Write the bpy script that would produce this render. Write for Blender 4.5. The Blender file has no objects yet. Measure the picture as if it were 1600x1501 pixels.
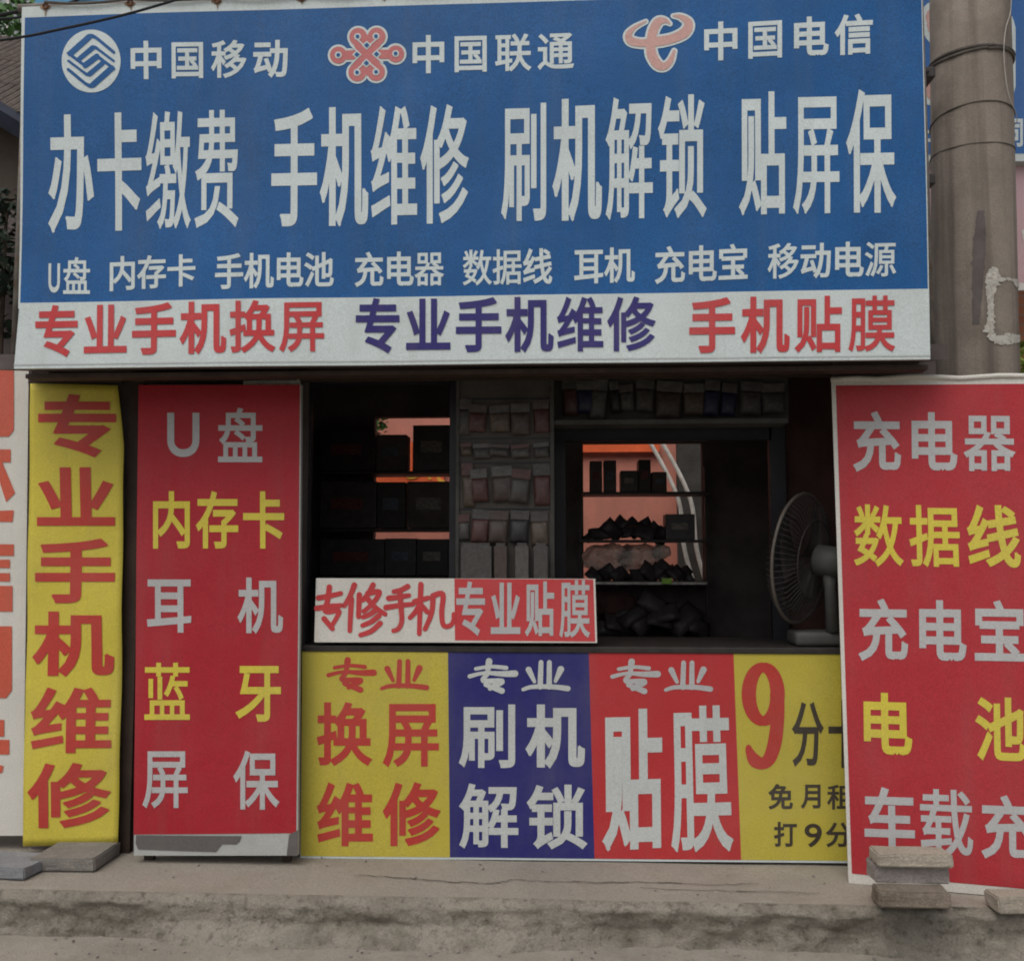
import bpy, bmesh, math, random
import numpy as np
from mathutils import Vector, Matrix, noise
from mathutils.geometry import delaunay_2d_cdt

# ------------------------------------------------------------------ camera, light, exposure
SC = bpy.context.scene
COL = SC.collection
FPX, PW, PH = 1500.0, 1600.0, 1501.0          # focal length in photo pixels, photo size
CAM = Vector((0.0, -4.6, 1.6))
YAW, PITCH = math.radians(3.0), math.radians(4.4)
cam_data = bpy.data.cameras.new("camera")
cam = bpy.data.objects.new("camera", cam_data)
COL.objects.link(cam)
cam.location = CAM
cam.rotation_euler = (math.radians(90) + PITCH, 0, YAW)
cam_data.sensor_width = 36
cam_data.sensor_fit = 'HORIZONTAL'
cam_data.lens = 36 * FPX / PW
cam_data.clip_start = 0.05
cam_data.clip_end = 1000
SC.camera = cam

SUN_EL, SUN_AZ = math.radians(58), math.radians(205)     # compass style: 180 = behind the camera
world = bpy.data.worlds.new("World")
SC.world = world
world.use_nodes = True
wn = world.node_tree
bg = wn.nodes["Background"]
sky = wn.nodes.new("ShaderNodeTexSky")
sky.sky_type = 'NISHITA'
sky.sun_disc = False
sky.sun_elevation = SUN_EL
sky.sun_rotation = SUN_AZ
sky.dust_density = 4.0
hs = wn.nodes.new("ShaderNodeHueSaturation")             # overcast: most of the blue taken out of the sky
hs.inputs["Saturation"].default_value = 0.30
wn.links.new(sky.outputs[0], hs.inputs["Color"])
wn.links.new(hs.outputs[0], bg.inputs[0])
bg.inputs[1].default_value = 0.15
sun_data = bpy.data.lights.new("sun", 'SUN')
sun_data.energy = 1.1
sun_data.angle = math.radians(50)
sun_data.color = (1.0, 0.95, 0.87)
sun = bpy.data.objects.new("sun", sun_data)
COL.objects.link(sun)
sd = Vector((math.sin(SUN_AZ) * math.cos(SUN_EL), math.cos(SUN_AZ) * math.cos(SUN_EL), math.sin(SUN_EL)))
sun.rotation_euler = sd.to_track_quat('Z', 'Y').to_euler()
sun.location = (0, -6, 8)
SC.view_settings.view_transform = 'Standard'
SC.view_settings.look = 'None'
SC.view_settings.exposure = -0.2
SC.view_settings.gamma = 1.0
SC.view_settings.use_curve_mapping = False
SC.cycles.max_bounces = 8
SC.cycles.pixel_filter_type = 'BLACKMAN_HARRIS'
SC.cycles.filter_width = 1.9

random.seed(7)

# ------------------------------------------------------------------ projection helpers
_f = Vector((-math.sin(YAW) * math.cos(PITCH), math.cos(YAW) * math.cos(PITCH), math.sin(PITCH)))
_r = Vector((math.cos(YAW), math.sin(YAW), 0))
_u = _r.cross(_f)


def ray(px, py):
    return (_r * ((px - PW / 2) / FPX) - _u * ((py - PH / 2) / FPX) + _f)


class Surf:
    """a real plane in the place (point, normal towards the street) with an optional gentle ripple"""

    def __init__(self, p, n, rip=0.0, seed=0.0, rs=1.3):
        self.p, self.n = Vector(p), Vector(n).normalized()
        self.rip, self.seed, self.rs = rip, seed, rs

    def hit(self, px, py):
        d = ray(px, py)
        t = (self.p - CAM).dot(self.n) / d.dot(self.n)
        return CAM + d * t

    def lift(self, v, off):
        k = off
        if self.rip:
            k += self.rip * noise.noise(Vector((v.x * self.rs + self.seed, v.z * self.rs, self.seed)))
        return v + self.n * k

    def at(self, px, py, off=0.0):
        return self.lift(self.hit(px, py), off)


def vplane(y, rip=0.0, seed=0.0, rs=1.3):
    return Surf((0, y, 0), (0, -1, 0), rip, seed, rs)


def depth(p):
    return (p - CAM).dot(_f)


def ground_hit(px, py, z):
    d = ray(px, py)
    return CAM + d * ((z - CAM.z) / d.z)


# ------------------------------------------------------------------ object helpers
def thing(name, label, cat, loc=(0, 0, 0), group=None):
    o = bpy.data.objects.new(name, None)
    COL.objects.link(o)
    o.location = loc
    o.empty_display_size = 0.1
    o['label'] = label
    o['category'] = cat
    if group:
        o['group'] = group
    return o


def world_loc(o):
    v = Vector((0, 0, 0))
    while o:
        v += o.location
        o = o.parent
    return v


def obj(name, bm, m, parent=None, smooth=False, label=None):
    """link a bmesh (world coordinates) as one mesh object; its origin goes to its parent's, or to its own base"""
    if parent:
        base = world_loc(parent)
    elif bm.verts:
        xs = [v.co.x for v in bm.verts]; ys = [v.co.y for v in bm.verts]; zs = [v.co.z for v in bm.verts]
        base = Vector(((min(xs) + max(xs)) / 2, (min(ys) + max(ys)) / 2, min(zs)))
    else:
        base = Vector((0, 0, 0))
    bmesh.ops.translate(bm, verts=bm.verts, vec=-base)
    me = bpy.data.meshes.new(name)
    bm.to_mesh(me)
    bm.free()
    o = bpy.data.objects.new(name, me)
    COL.objects.link(o)
    if parent:
        o.parent = parent
    else:
        o.location = base
    for k in (m if isinstance(m, (list, tuple)) else [m]):
        me.materials.append(k)
    if smooth:
        for p in me.polygons:
            p.use_smooth = True
    if label:
        o['label'] = label
    return o


def tag(o, label, cat, group=None):
    o['label'] = label
    o['category'] = cat
    if group:
        o['group'] = group
    return o


def structure(o, kind='structure'):
    o['kind'] = kind
    return o


def box(bm, x0, x1, y0, y1, z0, z1, bev=0.0, mi=0, jit=0.0):
    vs = []
    for x in (x0, x1):
        for y in (y0, y1):
            for z in (z0, z1):
                vs.append(bm.verts.new((x + random.uniform(-jit, jit), y + random.uniform(-jit, jit), z + random.uniform(-jit, jit))))
    f = []
    for q in ((0, 1, 3, 2), (4, 6, 7, 5), (0, 4, 5, 1), (2, 3, 7, 6), (0, 2, 6, 4), (1, 5, 7, 3)):
        fc = bm.faces.new([vs[i] for i in q]); fc.material_index = mi; f.append(fc)
    if bev:
        es = list({e for k in f for e in k.edges})
        bmesh.ops.bevel(bm, geom=es, offset=bev, segments=2, affect='EDGES', profile=0.6)
    return vs


def boxpx(bm, px0, py0, px1, py1, y, depth, bev=0.0, jit=0.0):
    s = vplane(y)
    a = s.hit(px0, (py0 + py1) / 2).x; b = s.hit(px1, (py0 + py1) / 2).x
    t = s.hit((px0 + px1) / 2, py0).z; c = s.hit((px0 + px1) / 2, py1).z
    return box(bm, a, b, y, y + depth, c, t, bev, 0, jit)


def tube(bm, pts, r, seg=8, caps=True):
    pts = [Vector(p) for p in pts]
    rs = r if isinstance(r, (list, tuple)) else [r] * len(pts)
    rings = []
    up = Vector((0.13, 0.2, 1)).normalized()
    for i, p in enumerate(pts):
        d = (pts[min(i + 1, len(pts) - 1)] - pts[max(i - 1, 0)]).normalized()
        a = d.cross(up)
        if a.length < 1e-3:
            a = d.cross(Vector((1, 0, 0)))
        a.normalize()
        b = d.cross(a)
        rings.append([bm.verts.new(p + (a * math.cos(2 * math.pi * k / seg) + b * math.sin(2 * math.pi * k / seg)) * rs[i]) for k in range(seg)])
    for i in range(len(rings) - 1):
        for k in range(seg):
            bm.faces.new([rings[i][k], rings[i][(k + 1) % seg], rings[i + 1][(k + 1) % seg], rings[i + 1][k]])
    if caps:
        bm.faces.new(rings[0][::-1]); bm.faces.new(rings[-1])


def lump(bm, c, sx, sy, sz, seed, amp=0.3, sub=3):
    g = bmesh.ops.create_icosphere(bm, subdivisions=sub, radius=1.0)
    for v in g['verts']:
        n = noise.noise(v.co * 1.6 + Vector((seed, 0, seed)))
        v.co = Vector((v.co.x * sx, v.co.y * sy, v.co.z * sz)) * (1 + amp * n * 2) + Vector(c)


# ------------------------------------------------------------------ materials
def mat(name, col, rough=0.6, var=0.12, scale=5.0, grain=0.0, gscale=160.0, bump=0.0, bscale=60.0, metal=0.0,
        dirt=None, spec=0.3, streak=None, alpha=None):
    m = bpy.data.materials.new(name)
    m.use_nodes = True
    nt = m.node_tree
    N, L = nt.nodes, nt.links
    b = N["Principled BSDF"]
    b.inputs["Roughness"].default_value = rough
    b.inputs["Metallic"].default_value = metal
    b.inputs["Specular IOR Level"].default_value = spec
    tc = N.new("ShaderNodeTexCoord")

    def noise_tex(s, det=4.0, vec=None, r=0.6):
        n = N.new("ShaderNodeTexNoise")
        n.inputs["Scale"].default_value = s
        n.inputs["Detail"].default_value = det
        n.inputs["Roughness"].default_value = r
        L.new(vec if vec else tc.outputs["Object"], n.inputs["Vector"])
        return n

    def mix(fac, a, c, mode='MIX'):
        x = N.new("ShaderNodeMix")
        x.data_type = 'RGBA'; x.blend_type = mode
        for key, val in ((0, fac), (6, a), (7, c)):
            if hasattr(val, 'is_output'):
                L.new(val, x.inputs[key])
            else:
                x.inputs[key].default_value = val if key == 0 else (*val, 1.0) if len(val) == 3 else val
        return x.outputs[2]

    def ramp(src, lo, hi, a=0.0, c=1.0):
        r = N.new("ShaderNodeMapRange")
        r.inputs[1].default_value = lo; r.inputs[2].default_value = hi
        r.inputs[3].default_value = a; r.inputs[4].default_value = c
        L.new(src, r.inputs[0])
        return r.outputs[0]

    def grey(v):
        return (v, v, v)
    lo = tuple(max(0, c * (1 - var)) for c in col); hi = tuple(min(1, c * (1 + var)) for c in col)
    n1 = noise_tex(scale)
    out = mix(ramp(n1.outputs[0], 0.3, 0.7), lo, hi)
    if grain:
        n2 = noise_tex(gscale, 2.0)
        f = ramp(n2.outputs[0], 0.3, 0.7, 1 - grain, 1 + grain)
        cb = N.new("ShaderNodeCombineColor")
        for k in range(3):
            L.new(f, cb.inputs[k])
        out = mix(1.0, out, cb.outputs[0], 'MULTIPLY')
    if dirt:
        for dc, amt, ds, lo_, hi_ in dirt:
            n3 = noise_tex(ds, 8.0, r=0.68)
            out = mix(ramp(n3.outputs[0], lo_, hi_, 0.0, amt), out, dc)
    if streak:
        dc, amt, sx, sz = streak
        mp = N.new("ShaderNodeMapping")
        mp.inputs["Scale"].default_value = (sx, sx, sz)
        L.new(tc.outputs["Object"], mp.inputs["Vector"])
        n4 = noise_tex(1.0, 5.0, mp.outputs[0])
        out = mix(ramp(n4.outputs[0], 0.48, 0.72, 0.0, amt), out, dc)
    L.new(out, b.inputs["Base Color"])
    if bump:
        nb = noise_tex(bscale, 6.0, r=0.7)
        bp = N.new("ShaderNodeBump")
        bp.inputs["Strength"].default_value = bump
        bp.inputs["Distance"].default_value = 0.02
        L.new(nb.outputs[0], bp.inputs["Height"])
        L.new(bp.outputs[0], b.inputs["Normal"])
    if alpha is not None:
        b.inputs["Transmission Weight"].default_value = alpha
        b.inputs["IOR"].default_value = 1.1
    return m


GREY_DUST = (0.33, 0.32, 0.29)


def vinyl(name, col, var=0.06, grain=0.13, dust=0.12, rough=0.55):
    return mat(name, col, rough, var, 2.2, grain, 170.0, 0.22, 5.0, spec=0.25,
               dirt=[(GREY_DUST, dust, 1.7, 0.42, 0.75)], streak=((0.16, 0.15, 0.13), 0.10, 9.0, 0.7))


M = {}
M['banner_white'] = vinyl('banner_white', (0.555, 0.615, 0.61))
M['banner_blue'] = vinyl('banner_blue', (0.009, 0.086, 0.255), 0.15, 0.26, 0.03)
M['letter_white'] = vinyl('letter_white', (0.56, 0.625, 0.625))
M['letter_panel'] = vinyl('panel_letter_white', (0.50, 0.525, 0.51))
M['letter_red'] = vinyl('letter_red', (0.50, 0.045, 0.05), dust=0.1)
M['letter_navy'] = vinyl('letter_navy', (0.030, 0.024, 0.15), dust=0.08)
M['emblem_pink'] = vinyl('emblem_pink', (0.50, 0.15, 0.15))
M['emblem_pale'] = vinyl('emblem_pale', (0.54, 0.32, 0.29))
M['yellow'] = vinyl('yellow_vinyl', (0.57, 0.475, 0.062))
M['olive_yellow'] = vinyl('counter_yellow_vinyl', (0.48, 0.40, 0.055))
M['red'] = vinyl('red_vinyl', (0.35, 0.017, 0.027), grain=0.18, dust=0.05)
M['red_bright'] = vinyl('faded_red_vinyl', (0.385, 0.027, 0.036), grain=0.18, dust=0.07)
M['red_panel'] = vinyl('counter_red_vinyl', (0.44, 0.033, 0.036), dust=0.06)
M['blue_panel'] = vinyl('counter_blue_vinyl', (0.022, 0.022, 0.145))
M['letter_grey'] = vinyl('letter_grey', (0.43, 0.43, 0.43))
M['letter_yellow'] = vinyl('letter_yellow', (0.60, 0.50, 0.06))
M['letter_dark'] = vinyl('letter_dark', (0.045, 0.035, 0.025))
M['red_on_yellow'] = vinyl('red_on_yellow', (0.44, 0.045, 0.035))
M['sign_white'] = vinyl('sign_white', (0.60, 0.58, 0.53))
M['hem_grey'] = vinyl('grimy_hem', (0.40, 0.41, 0.39), 0.15, dust=0.4)
M['steel'] = mat('rusty_steel', (0.20, 0.18, 0.16), 0.55, 0.3, 14, metal=0.4, dirt=[((0.16, 0.07, 0.03), 0.7, 9, 0.5, 0.7)], bump=0.2)
M['rust'] = mat('rust', (0.14, 0.06, 0.03), 0.85, 0.4, 60)
M['rust_pale'] = mat('rust_wash', (0.27, 0.19, 0.13), 0.8, 0.3, 40)
M['cord'] = mat('dark_cord', (0.105, 0.092, 0.08), 0.8, 0.3, 40)
M['cable'] = mat('black_cable', (0.012, 0.012, 0.014), 0.5, 0.2, 20)
M['pale_wire'] = mat('pale_wire', (0.45, 0.43, 0.40), 0.6, 0.2, 20)
M['wood'] = mat('dark_brown_wood', (0.045, 0.028, 0.020), 0.7, 0.3, 7, bump=0.3, bscale=30, streak=((0.03, 0.02, 0.015), 0.7, 30.0, 1.2))
M['dark_wall'] = mat('dark_brown_wall', (0.10, 0.082, 0.078), 0.85, 0.35, 4, bump=0.2)  # dark base colour carries the dimness of the kiosk interior
M['maroon_wall'] = mat('maroon_wall', (0.055, 0.026, 0.022), 0.85, 0.35, 4, bump=0.2)
M['dark_metal'] = mat('dark_window_metal', (0.013, 0.013, 0.017), 0.45, 0.25, 12)
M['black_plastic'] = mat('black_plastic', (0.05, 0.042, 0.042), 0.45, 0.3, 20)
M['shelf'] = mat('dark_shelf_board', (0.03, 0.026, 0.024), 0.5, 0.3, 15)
M['salmon'] = mat('salmon_plaster', (0.60, 0.23, 0.17), 0.85, 0.12, 2.5, bump=0.2, dirt=[((0.32, 0.16, 0.12), 0.5, 3, 0.45, 0.7)])
M['orange'] = mat('orange_red_cloth', (0.80, 0.14, 0.045), 0.6, 0.15, 8)
M['gold'] = mat('gold_lettering', (0.80, 0.45, 0.06), 0.5, 0.2, 10)
M['off_white_tube'] = mat('off_white_paint', (0.68, 0.65, 0.60), 0.5, 0.2, 8, dirt=[((0.25, 0.23, 0.20), 0.6, 12, 0.5, 0.7)])
M['grey_cement'] = mat('grey_cement', (0.058, 0.055, 0.050), 0.9, 0.3, 6, bump=0.3)
M['fan_plastic'] = mat('grey_fan_plastic', (0.062, 0.062, 0.058), 0.6, 0.15, 12)
M['fan_cage'] = mat('dim_fan_wire', (0.036, 0.031, 0.029), 0.5, 0.25, 30)  # fan colours darkened so it looks dim inside the kiosk
M['film'] = mat('clear_film', (0.85, 0.80, 0.74), 0.12, 0.15, 25, bump=1.0, bscale=28, spec=1.0, alpha=0.45)
M['pole'] = mat('pole_concrete', (0.255, 0.217, 0.180), 0.85, 0.16, 3.0, 0.14, 140, 0.25, 70,
                dirt=[((0.13, 0.105, 0.085), 0.6, 2.2, 0.47, 0.68), ((0.27, 0.245, 0.22), 0.5, 6, 0.55, 0.75)],
                streak=((0.10, 0.08, 0.068), 0.75, 14.0, 0.35))
M['paint_scrap'] = mat('paper_scrap', (0.48, 0.46, 0.41), 0.85, 0.2, 30, bump=0.4, dirt=[((0.25, 0.20, 0.16), 0.7, 40, 0.5, 0.65)])
M['stain'] = mat('tar_stain', (0.105, 0.088, 0.085), 0.75, 0.25, 12)
M['ground'] = mat('road_concrete', (0.27, 0.245, 0.205), 0.9, 0.14, 1.6, 0.16, 120, 0.5, 45,
                  dirt=[((0.17, 0.15, 0.12), 0.55, 3.5, 0.5, 0.7), ((0.35, 0.325, 0.28), 0.6, 9, 0.52, 0.72), ((0.13, 0.115, 0.095), 0.5, 26, 0.62, 0.75)])
M['step'] = mat('worn_concrete', (0.28, 0.252, 0.212), 0.9, 0.14, 2.0, 0.16, 120, 0.5, 50,
                dirt=[((0.18, 0.15, 0.12), 0.5, 4, 0.5, 0.7), ((0.12, 0.10, 0.08), 0.5, 55, 0.60, 0.70), ((0.33, 0.29, 0.24), 0.55, 7, 0.55, 0.72)])
M['kerb'] = mat('grimy_kerb_concrete', (0.255, 0.23, 0.19), 0.95, 0.2, 3.0, 0.16, 120, 0.8, 40,
                dirt=[((0.085, 0.073, 0.052), 0.55, 7.0, 0.48, 0.66), ((0.30, 0.275, 0.23), 0.65, 11, 0.54, 0.68), ((0.055, 0.047, 0.035), 0.6, 26, 0.53, 0.66)])
M['crack'] = mat('crack', (0.045, 0.04, 0.033), 0.95, 0.2, 30)
M['paver'] = mat('grey_paver', (0.20, 0.185, 0.165), 0.9, 0.15, 9, 0.2, 150, 0.5, 90, dirt=[((0.30, 0.27, 0.23), 0.5, 20, 0.55, 0.7)])
M['paver_pale'] = mat('pale_paver', (0.36, 0.32, 0.26), 0.9, 0.15, 9, 0.2, 150, 0.5, 90, dirt=[((0.2, 0.17, 0.14), 0.6, 20, 0.52, 0.7)])
M['paver_grey'] = mat('mauve_grey_paver', (0.27, 0.24, 0.225), 0.9, 0.15, 9, 0.2, 150, 0.5, 90, dirt=[((0.16, 0.13, 0.12), 0.6, 20, 0.52, 0.7)])
M['brick_brown'] = mat('brown_brick', (0.20, 0.165, 0.13), 0.9, 0.25, 12, 0.2, 150, 0.5, 90, dirt=[((0.08, 0.06, 0.04), 0.6, 20, 0.52, 0.7)])
M['slab'] = mat('blue_grey_slab', (0.21, 0.215, 0.225), 0.85, 0.15, 9, 0.2, 150, 0.5, 90, dirt=[((0.5, 0.49, 0.46), 0.7, 26, 0.62, 0.7)])
M['leaf'] = mat('green_leaf', (0.06, 0.15, 0.035), 0.6, 0.6, 9)
M['leaf_dark'] = mat('dark_leaf', (0.022, 0.035, 0.022), 0.6, 0.6, 9)
M['bark'] = mat('bark', (0.07, 0.05, 0.035), 0.9, 0.3, 20, bump=0.5)
M['tile'] = mat('weathered_tile', (0.115, 0.092, 0.078), 0.9, 0.3, 12, bump=0.5, dirt=[((0.08, 0.06, 0.05), 0.6, 14, 0.5, 0.7)])
M['beam'] = mat('dark_blue_beam', (0.018, 0.022, 0.04), 0.6, 0.3, 9)
M['old_plaster'] = mat('old_plaster', (0.085, 0.068, 0.055), 0.9, 0.2, 4, bump=0.3)
M['far_wall'] = mat('pale_far_wall', (0.30, 0.33, 0.33), 0.8, 0.15, 3)
M['light_blue'] = vinyl('light_blue_sheet', (0.06, 0.26, 0.45))
M['far_blue'] = vinyl('far_banner_blue', (0.035, 0.13, 0.36))
M['pink_board'] = vinyl('pink_board', (0.52, 0.34, 0.36))
M['orange_red'] = vinyl('orange_red_print', (0.52, 0.095, 0.055))
M['grey_tape'] = vinyl('grey_tape', (0.115, 0.105, 0.10))


def brick_mat():
    m = bpy.data.materials.new('orange_brickwork')
    m.use_nodes = True
    N, L = m.node_tree.nodes, m.node_tree.links
    b = N["Principled BSDF"]; b.inputs["Roughness"].default_value = 0.9
    tc = N.new("ShaderNodeTexCoord")
    mp = N.new("ShaderNodeMapping"); mp.inputs["Rotation"].default_value = (math.radians(90), 0, 0)
    L.new(tc.outputs["Object"], mp.inputs["Vector"])
    br = N.new("ShaderNodeTexBrick")
    br.inputs["Color1"].default_value = (0.42, 0.17, 0.09, 1); br.inputs["Color2"].default_value = (0.33, 0.13, 0.07, 1)
    br.inputs["Mortar"].default_value = (0.25, 0.22, 0.18, 1)
    br.inputs["Scale"].default_value = 4.0
    L.new(mp.outputs[0], br.inputs["Vector"]); L.new(br.outputs[0], b.inputs["Base Color"])
    return m


M['brickwork'] = brick_mat()

# ------------------------------------------------------------------ lettering: union of glyph faces and edge bands, as flat print
_glyph_src, _glyph_cache = {}, {}


def load_glyphs(chars):
    objs = {}
    for ch in sorted(set(chars)):
        c = bpy.data.curves.new('glyph', 'FONT')
        c.body = ch; c.dimensions = '2D'; c.fill_mode = 'BOTH'; c.resolution_u = 10 if ch in 'U9' else 4
        o = bpy.data.objects.new('glyph', c)
        COL.objects.link(o); objs[ch] = o
    bpy.context.view_layer.update()
    dg = bpy.context.evaluated_depsgraph_get()
    for ch, o in objs.items():
        me = bpy.data.meshes.new_from_object(o.evaluated_get(dg))
        bm = bmesh.new(); bm.from_mesh(me)
        bmesh.ops.remove_doubles(bm, verts=bm.verts, dist=1.5e-3)
        bm.verts.index_update()
        tris = [[(v.co.x, v.co.y) for v in f.verts] for f in bm.faces if f.calc_area() > 1e-8]
        edges = []
        for e in bm.edges:
            if len(e.link_faces) == 1:
                a, b = e.verts[0].co.xy, e.verts[1].co.xy
                c = e.link_faces[0].calc_center_median().xy
                d = (b - a)
                if d.length < 1e-6:
                    continue
                d.normalize()
                n = Vector((d.y, -d.x))
                if (c - a).dot(n) > 0:
                    n = -n
                edges.append((a.copy(), b.copy(), d, n, e.verts[0].index, e.verts[1].index))
        ends = {}                                            # mitre at each outline corner
        for k, (a, b, d, n, i, j) in enumerate(edges):
            ends.setdefault(i, []).append((d, n)); ends.setdefault(j, []).append((-d, n))

        def mitre(i, d, n):
            for d2, n2 in ends[i]:
                if (d2 - d).length > 1e-6 or (n2 - n).length > 1e-6:
                    if n.dot(d2) < -1e-6:                  # convex corner
                        th = math.acos(max(-1, min(1, n.dot(n2))))
                        return min(math.tan(th / 2), 1.15)
            return 0.03
        _glyph_src[ch] = (tris, [(a, b, d, n, mitre(i, d, n), mitre(j, -d, n)) for a, b, d, n, i, j in edges])
        bm.free(); bpy.data.meshes.remove(me)
        c = o.data
        bpy.data.objects.remove(o); bpy.data.curves.remove(c)


def union(polys, eps=1e-5):
    """union of overlapping flat polygons -> (points, triangles)"""
    V, F = [], []
    for p in polys:
        area = sum(p[i][0] * p[(i + 1) % len(p)][1] - p[(i + 1) % len(p)][0] * p[i][1] for i in range(len(p)))
        if abs(area) < 1e-9:
            continue
        q = p if area > 0 else p[::-1]
        F.append(list(range(len(V), len(V) + len(q))))
        V.extend(Vector(k) for k in q)
    v, e, f, ov, oe, of = delaunay_2d_cdt(V, [], F, 0, eps)
    P = np.array([(k[0], k[1]) for k in v])
    T = np.array([list(t) for t in f if len(t) == 3])
    c = P[T].mean(axis=1)                                   # a triangle stays when its centre lies in one of the (convex) inputs
    keep = np.zeros(len(T), bool)
    for q in F:
        a = np.array([(V[k].x, V[k].y) for k in q]); b = np.roll(a, -1, axis=0)
        d = b - a
        cr = d[:, 0][None] * (c[:, 1][:, None] - a[:, 1][None]) - d[:, 1][None] * (c[:, 0][:, None] - a[:, 0][None])
        keep |= (cr > -1e-12).all(axis=1)
    return [(k[0], k[1]) for k in v], [list(map(int, t)) for t in T[keep]]


DENSE = dict(zip("刷缴费解锁维修膜源器数据盘屏保贴国通移换载蓝租联", [0.62, 0.5, 0.55, 0.55, 0.7, 0.75, 0.8, 0.5, 0.6, 0.6, 0.6, 0.65, 0.6, 0.6, 0.8, 0.8, 0.75, 0.7, 0.75, 0.75, 0.6, 0.55, 0.7, 0.7]))


def glyph(ch, wx, wy):
    key = (ch, round(wx, 4), round(wy, 4))
    if key not in _glyph_cache:
        k = DENSE.get(ch, 1.0)
        tris, edges = _glyph_src[ch]
        ax, ay = wx * k, wy * k
        polys = [list(t) for t in tris]
        if ax > 0:
            for a, b, d, n, m0, m1 in edges:
                sx, sy = d.x * ax, d.y * ay
                nx, ny = n.x * ax, n.y * ay
                polys.append([(a.x, a.y), (b.x, b.y), (b.x + sx * m1 + nx, b.y + sy * m1 + ny), (a.x - sx * m0 + nx, a.y - sy * m0 + ny)])
                polys.append(disc(a.x, a.y, ax * 0.98, ay * 0.98, 10))
        _glyph_cache[key] = union(polys)
    return _glyph_cache[key]


def put2d(bm, surf, quad, pts, tris, off):
    """pts are in 0..1 (x right, y up) inside the quad TL,TR,BR,BL"""
    tl, tr, br, bl = [surf.hit(*q) for q in quad]
    vs = []
    for u, v in pts:
        p = bl.lerp(br, u).lerp(tl.lerp(tr, u), v)
        vs.append(bm.verts.new(p))
    LIFT[0] = off
    for t in tris:
        try:
            f = bm.faces.new([vs[i] for i in t])
        except ValueError:
            pass


LIFT = [0.003]


def fix_normals(bm, surf):
    if surf.rip:
        lim = 0.045 if surf.rip > 0.01 else 0.09
        for _ in range(5):
            es = [e for e in bm.edges if e.calc_length() > lim]
            if not es:
                break
            bmesh.ops.subdivide_edges(bm, edges=es, cuts=1)
            bmesh.ops.triangulate(bm, faces=bm.faces[:])
    for v in bm.verts:
        v.co = surf.lift(v.co, LIFT[0])
    for f in bm.faces:
        f.normal_update()
        if f.normal.dot(surf.n) < 0:
            f.normal_flip()


def quad_of(q):
    if len(q) == 4 and not hasattr(q[0], '__len__'):
        x0, y0, x1, y1 = q
        return [(x0, y0), (x1, y0), (x1, y1), (x0, y1)]
    return q


def write(bm, surf, s, quad, w=0.025, wy=None, adv=1.0, off=0.003):
    wy = w if wy is None else wy
    P, T = [], []
    for i, ch in enumerate(s):
        pts, tris = glyph(ch, w, wy)
        n = len(P)
        P.extend((x + i * adv, y) for x, y in pts)
        T.extend([k + n for k in t] for t in tris)
    used = {k for t in T for k in t}
    x0 = min(P[k][0] for k in used); x1 = max(P[k][0] for k in used)
    y0 = min(P[k][1] for k in used); y1 = max(P[k][1] for k in used)
    P = [((x - x0) / (x1 - x0), (y - y0) / (y1 - y0)) for x, y in P]
    put2d(bm, surf, quad_of(quad), P, T, off)


def lettering(surf, rows, m, parent, w=0.025, wy=None, off=0.003, label=None, adv=1.0, name='lettering'):
    for r in rows:
        bm = bmesh.new()
        write(bm, surf, r[0], r[1], w, wy, r[2] if len(r) > 2 else adv, off)
        fix_normals(bm, surf)
        o = obj(name, bm, m, parent, label=label)
    return o


def stroke_polys(path, w, seg=12):
    """path [(x,y) or (x,y,width)] -> polygons of a tapered brush stroke"""
    P = [(p[0], p[1], (p[2] if len(p) > 2 else w) / 2) for p in path]
    out = []
    for x, y, r in P:
        out.append([(x + r * math.cos(2 * math.pi * k / seg), y + r * math.sin(2 * math.pi * k / seg)) for k in range(seg)])
    for (x0, y0, r0), (x1, y1, r1) in zip(P, P[1:]):
        d = Vector((x1 - x0, y1 - y0))
        if d.length < 1e-6:
            continue
        d.normalize()
        nx, ny = -d.y, d.x
        out.append([(x0 + nx * r0, y0 + ny * r0), (x1 + nx * r1, y1 + ny * r1), (x1 - nx * r1, y1 - ny * r1), (x0 - nx * r0, y0 - ny * r0)])
    return out


def smooth_path(path, n=6):
    """Catmull-Rom through the points"""
    P = [tuple(p) for p in path]
    k = len(P[0])
    Q = [P[0]] + P + [P[-1]]
    out = []
    for i in range(1, len(Q) - 2):
        for j in range(n):
            t = j / n
            out.append(tuple(0.5 * ((2 * Q[i][c]) + (-Q[i - 1][c] + Q[i + 1][c]) * t + (2 * Q[i - 1][c] - 5 * Q[i][c] + 4 * Q[i + 1][c] - Q[i + 2][c]) * t * t
                                    + (-Q[i - 1][c] + 3 * Q[i][c] - 3 * Q[i + 1][c] + Q[i + 2][c]) * t ** 3) for c in range(k)))
    out.append(P[-1])
    return out


def drawn(bm, surf, polys, conv, off, eps=0.02):
    """polygons in some measuring frame; conv maps a point to photo pixels; printed on the sign's plane"""
    pts, tris = union(polys, eps)
    vs = [bm.verts.new(surf.hit(*conv(p))) for p in pts]
    LIFT[0] = off
    for t in tris:
        try:
            bm.faces.new([vs[i] for i in t])
        except ValueError:
            pass


def disc(cx, cy, rx, ry=None, n=28):
    ry = rx if ry is None else ry
    return [(cx + rx * math.cos(2 * math.pi * k / n), cy + ry * math.sin(2 * math.pi * k / n)) for k in range(n)]


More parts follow.
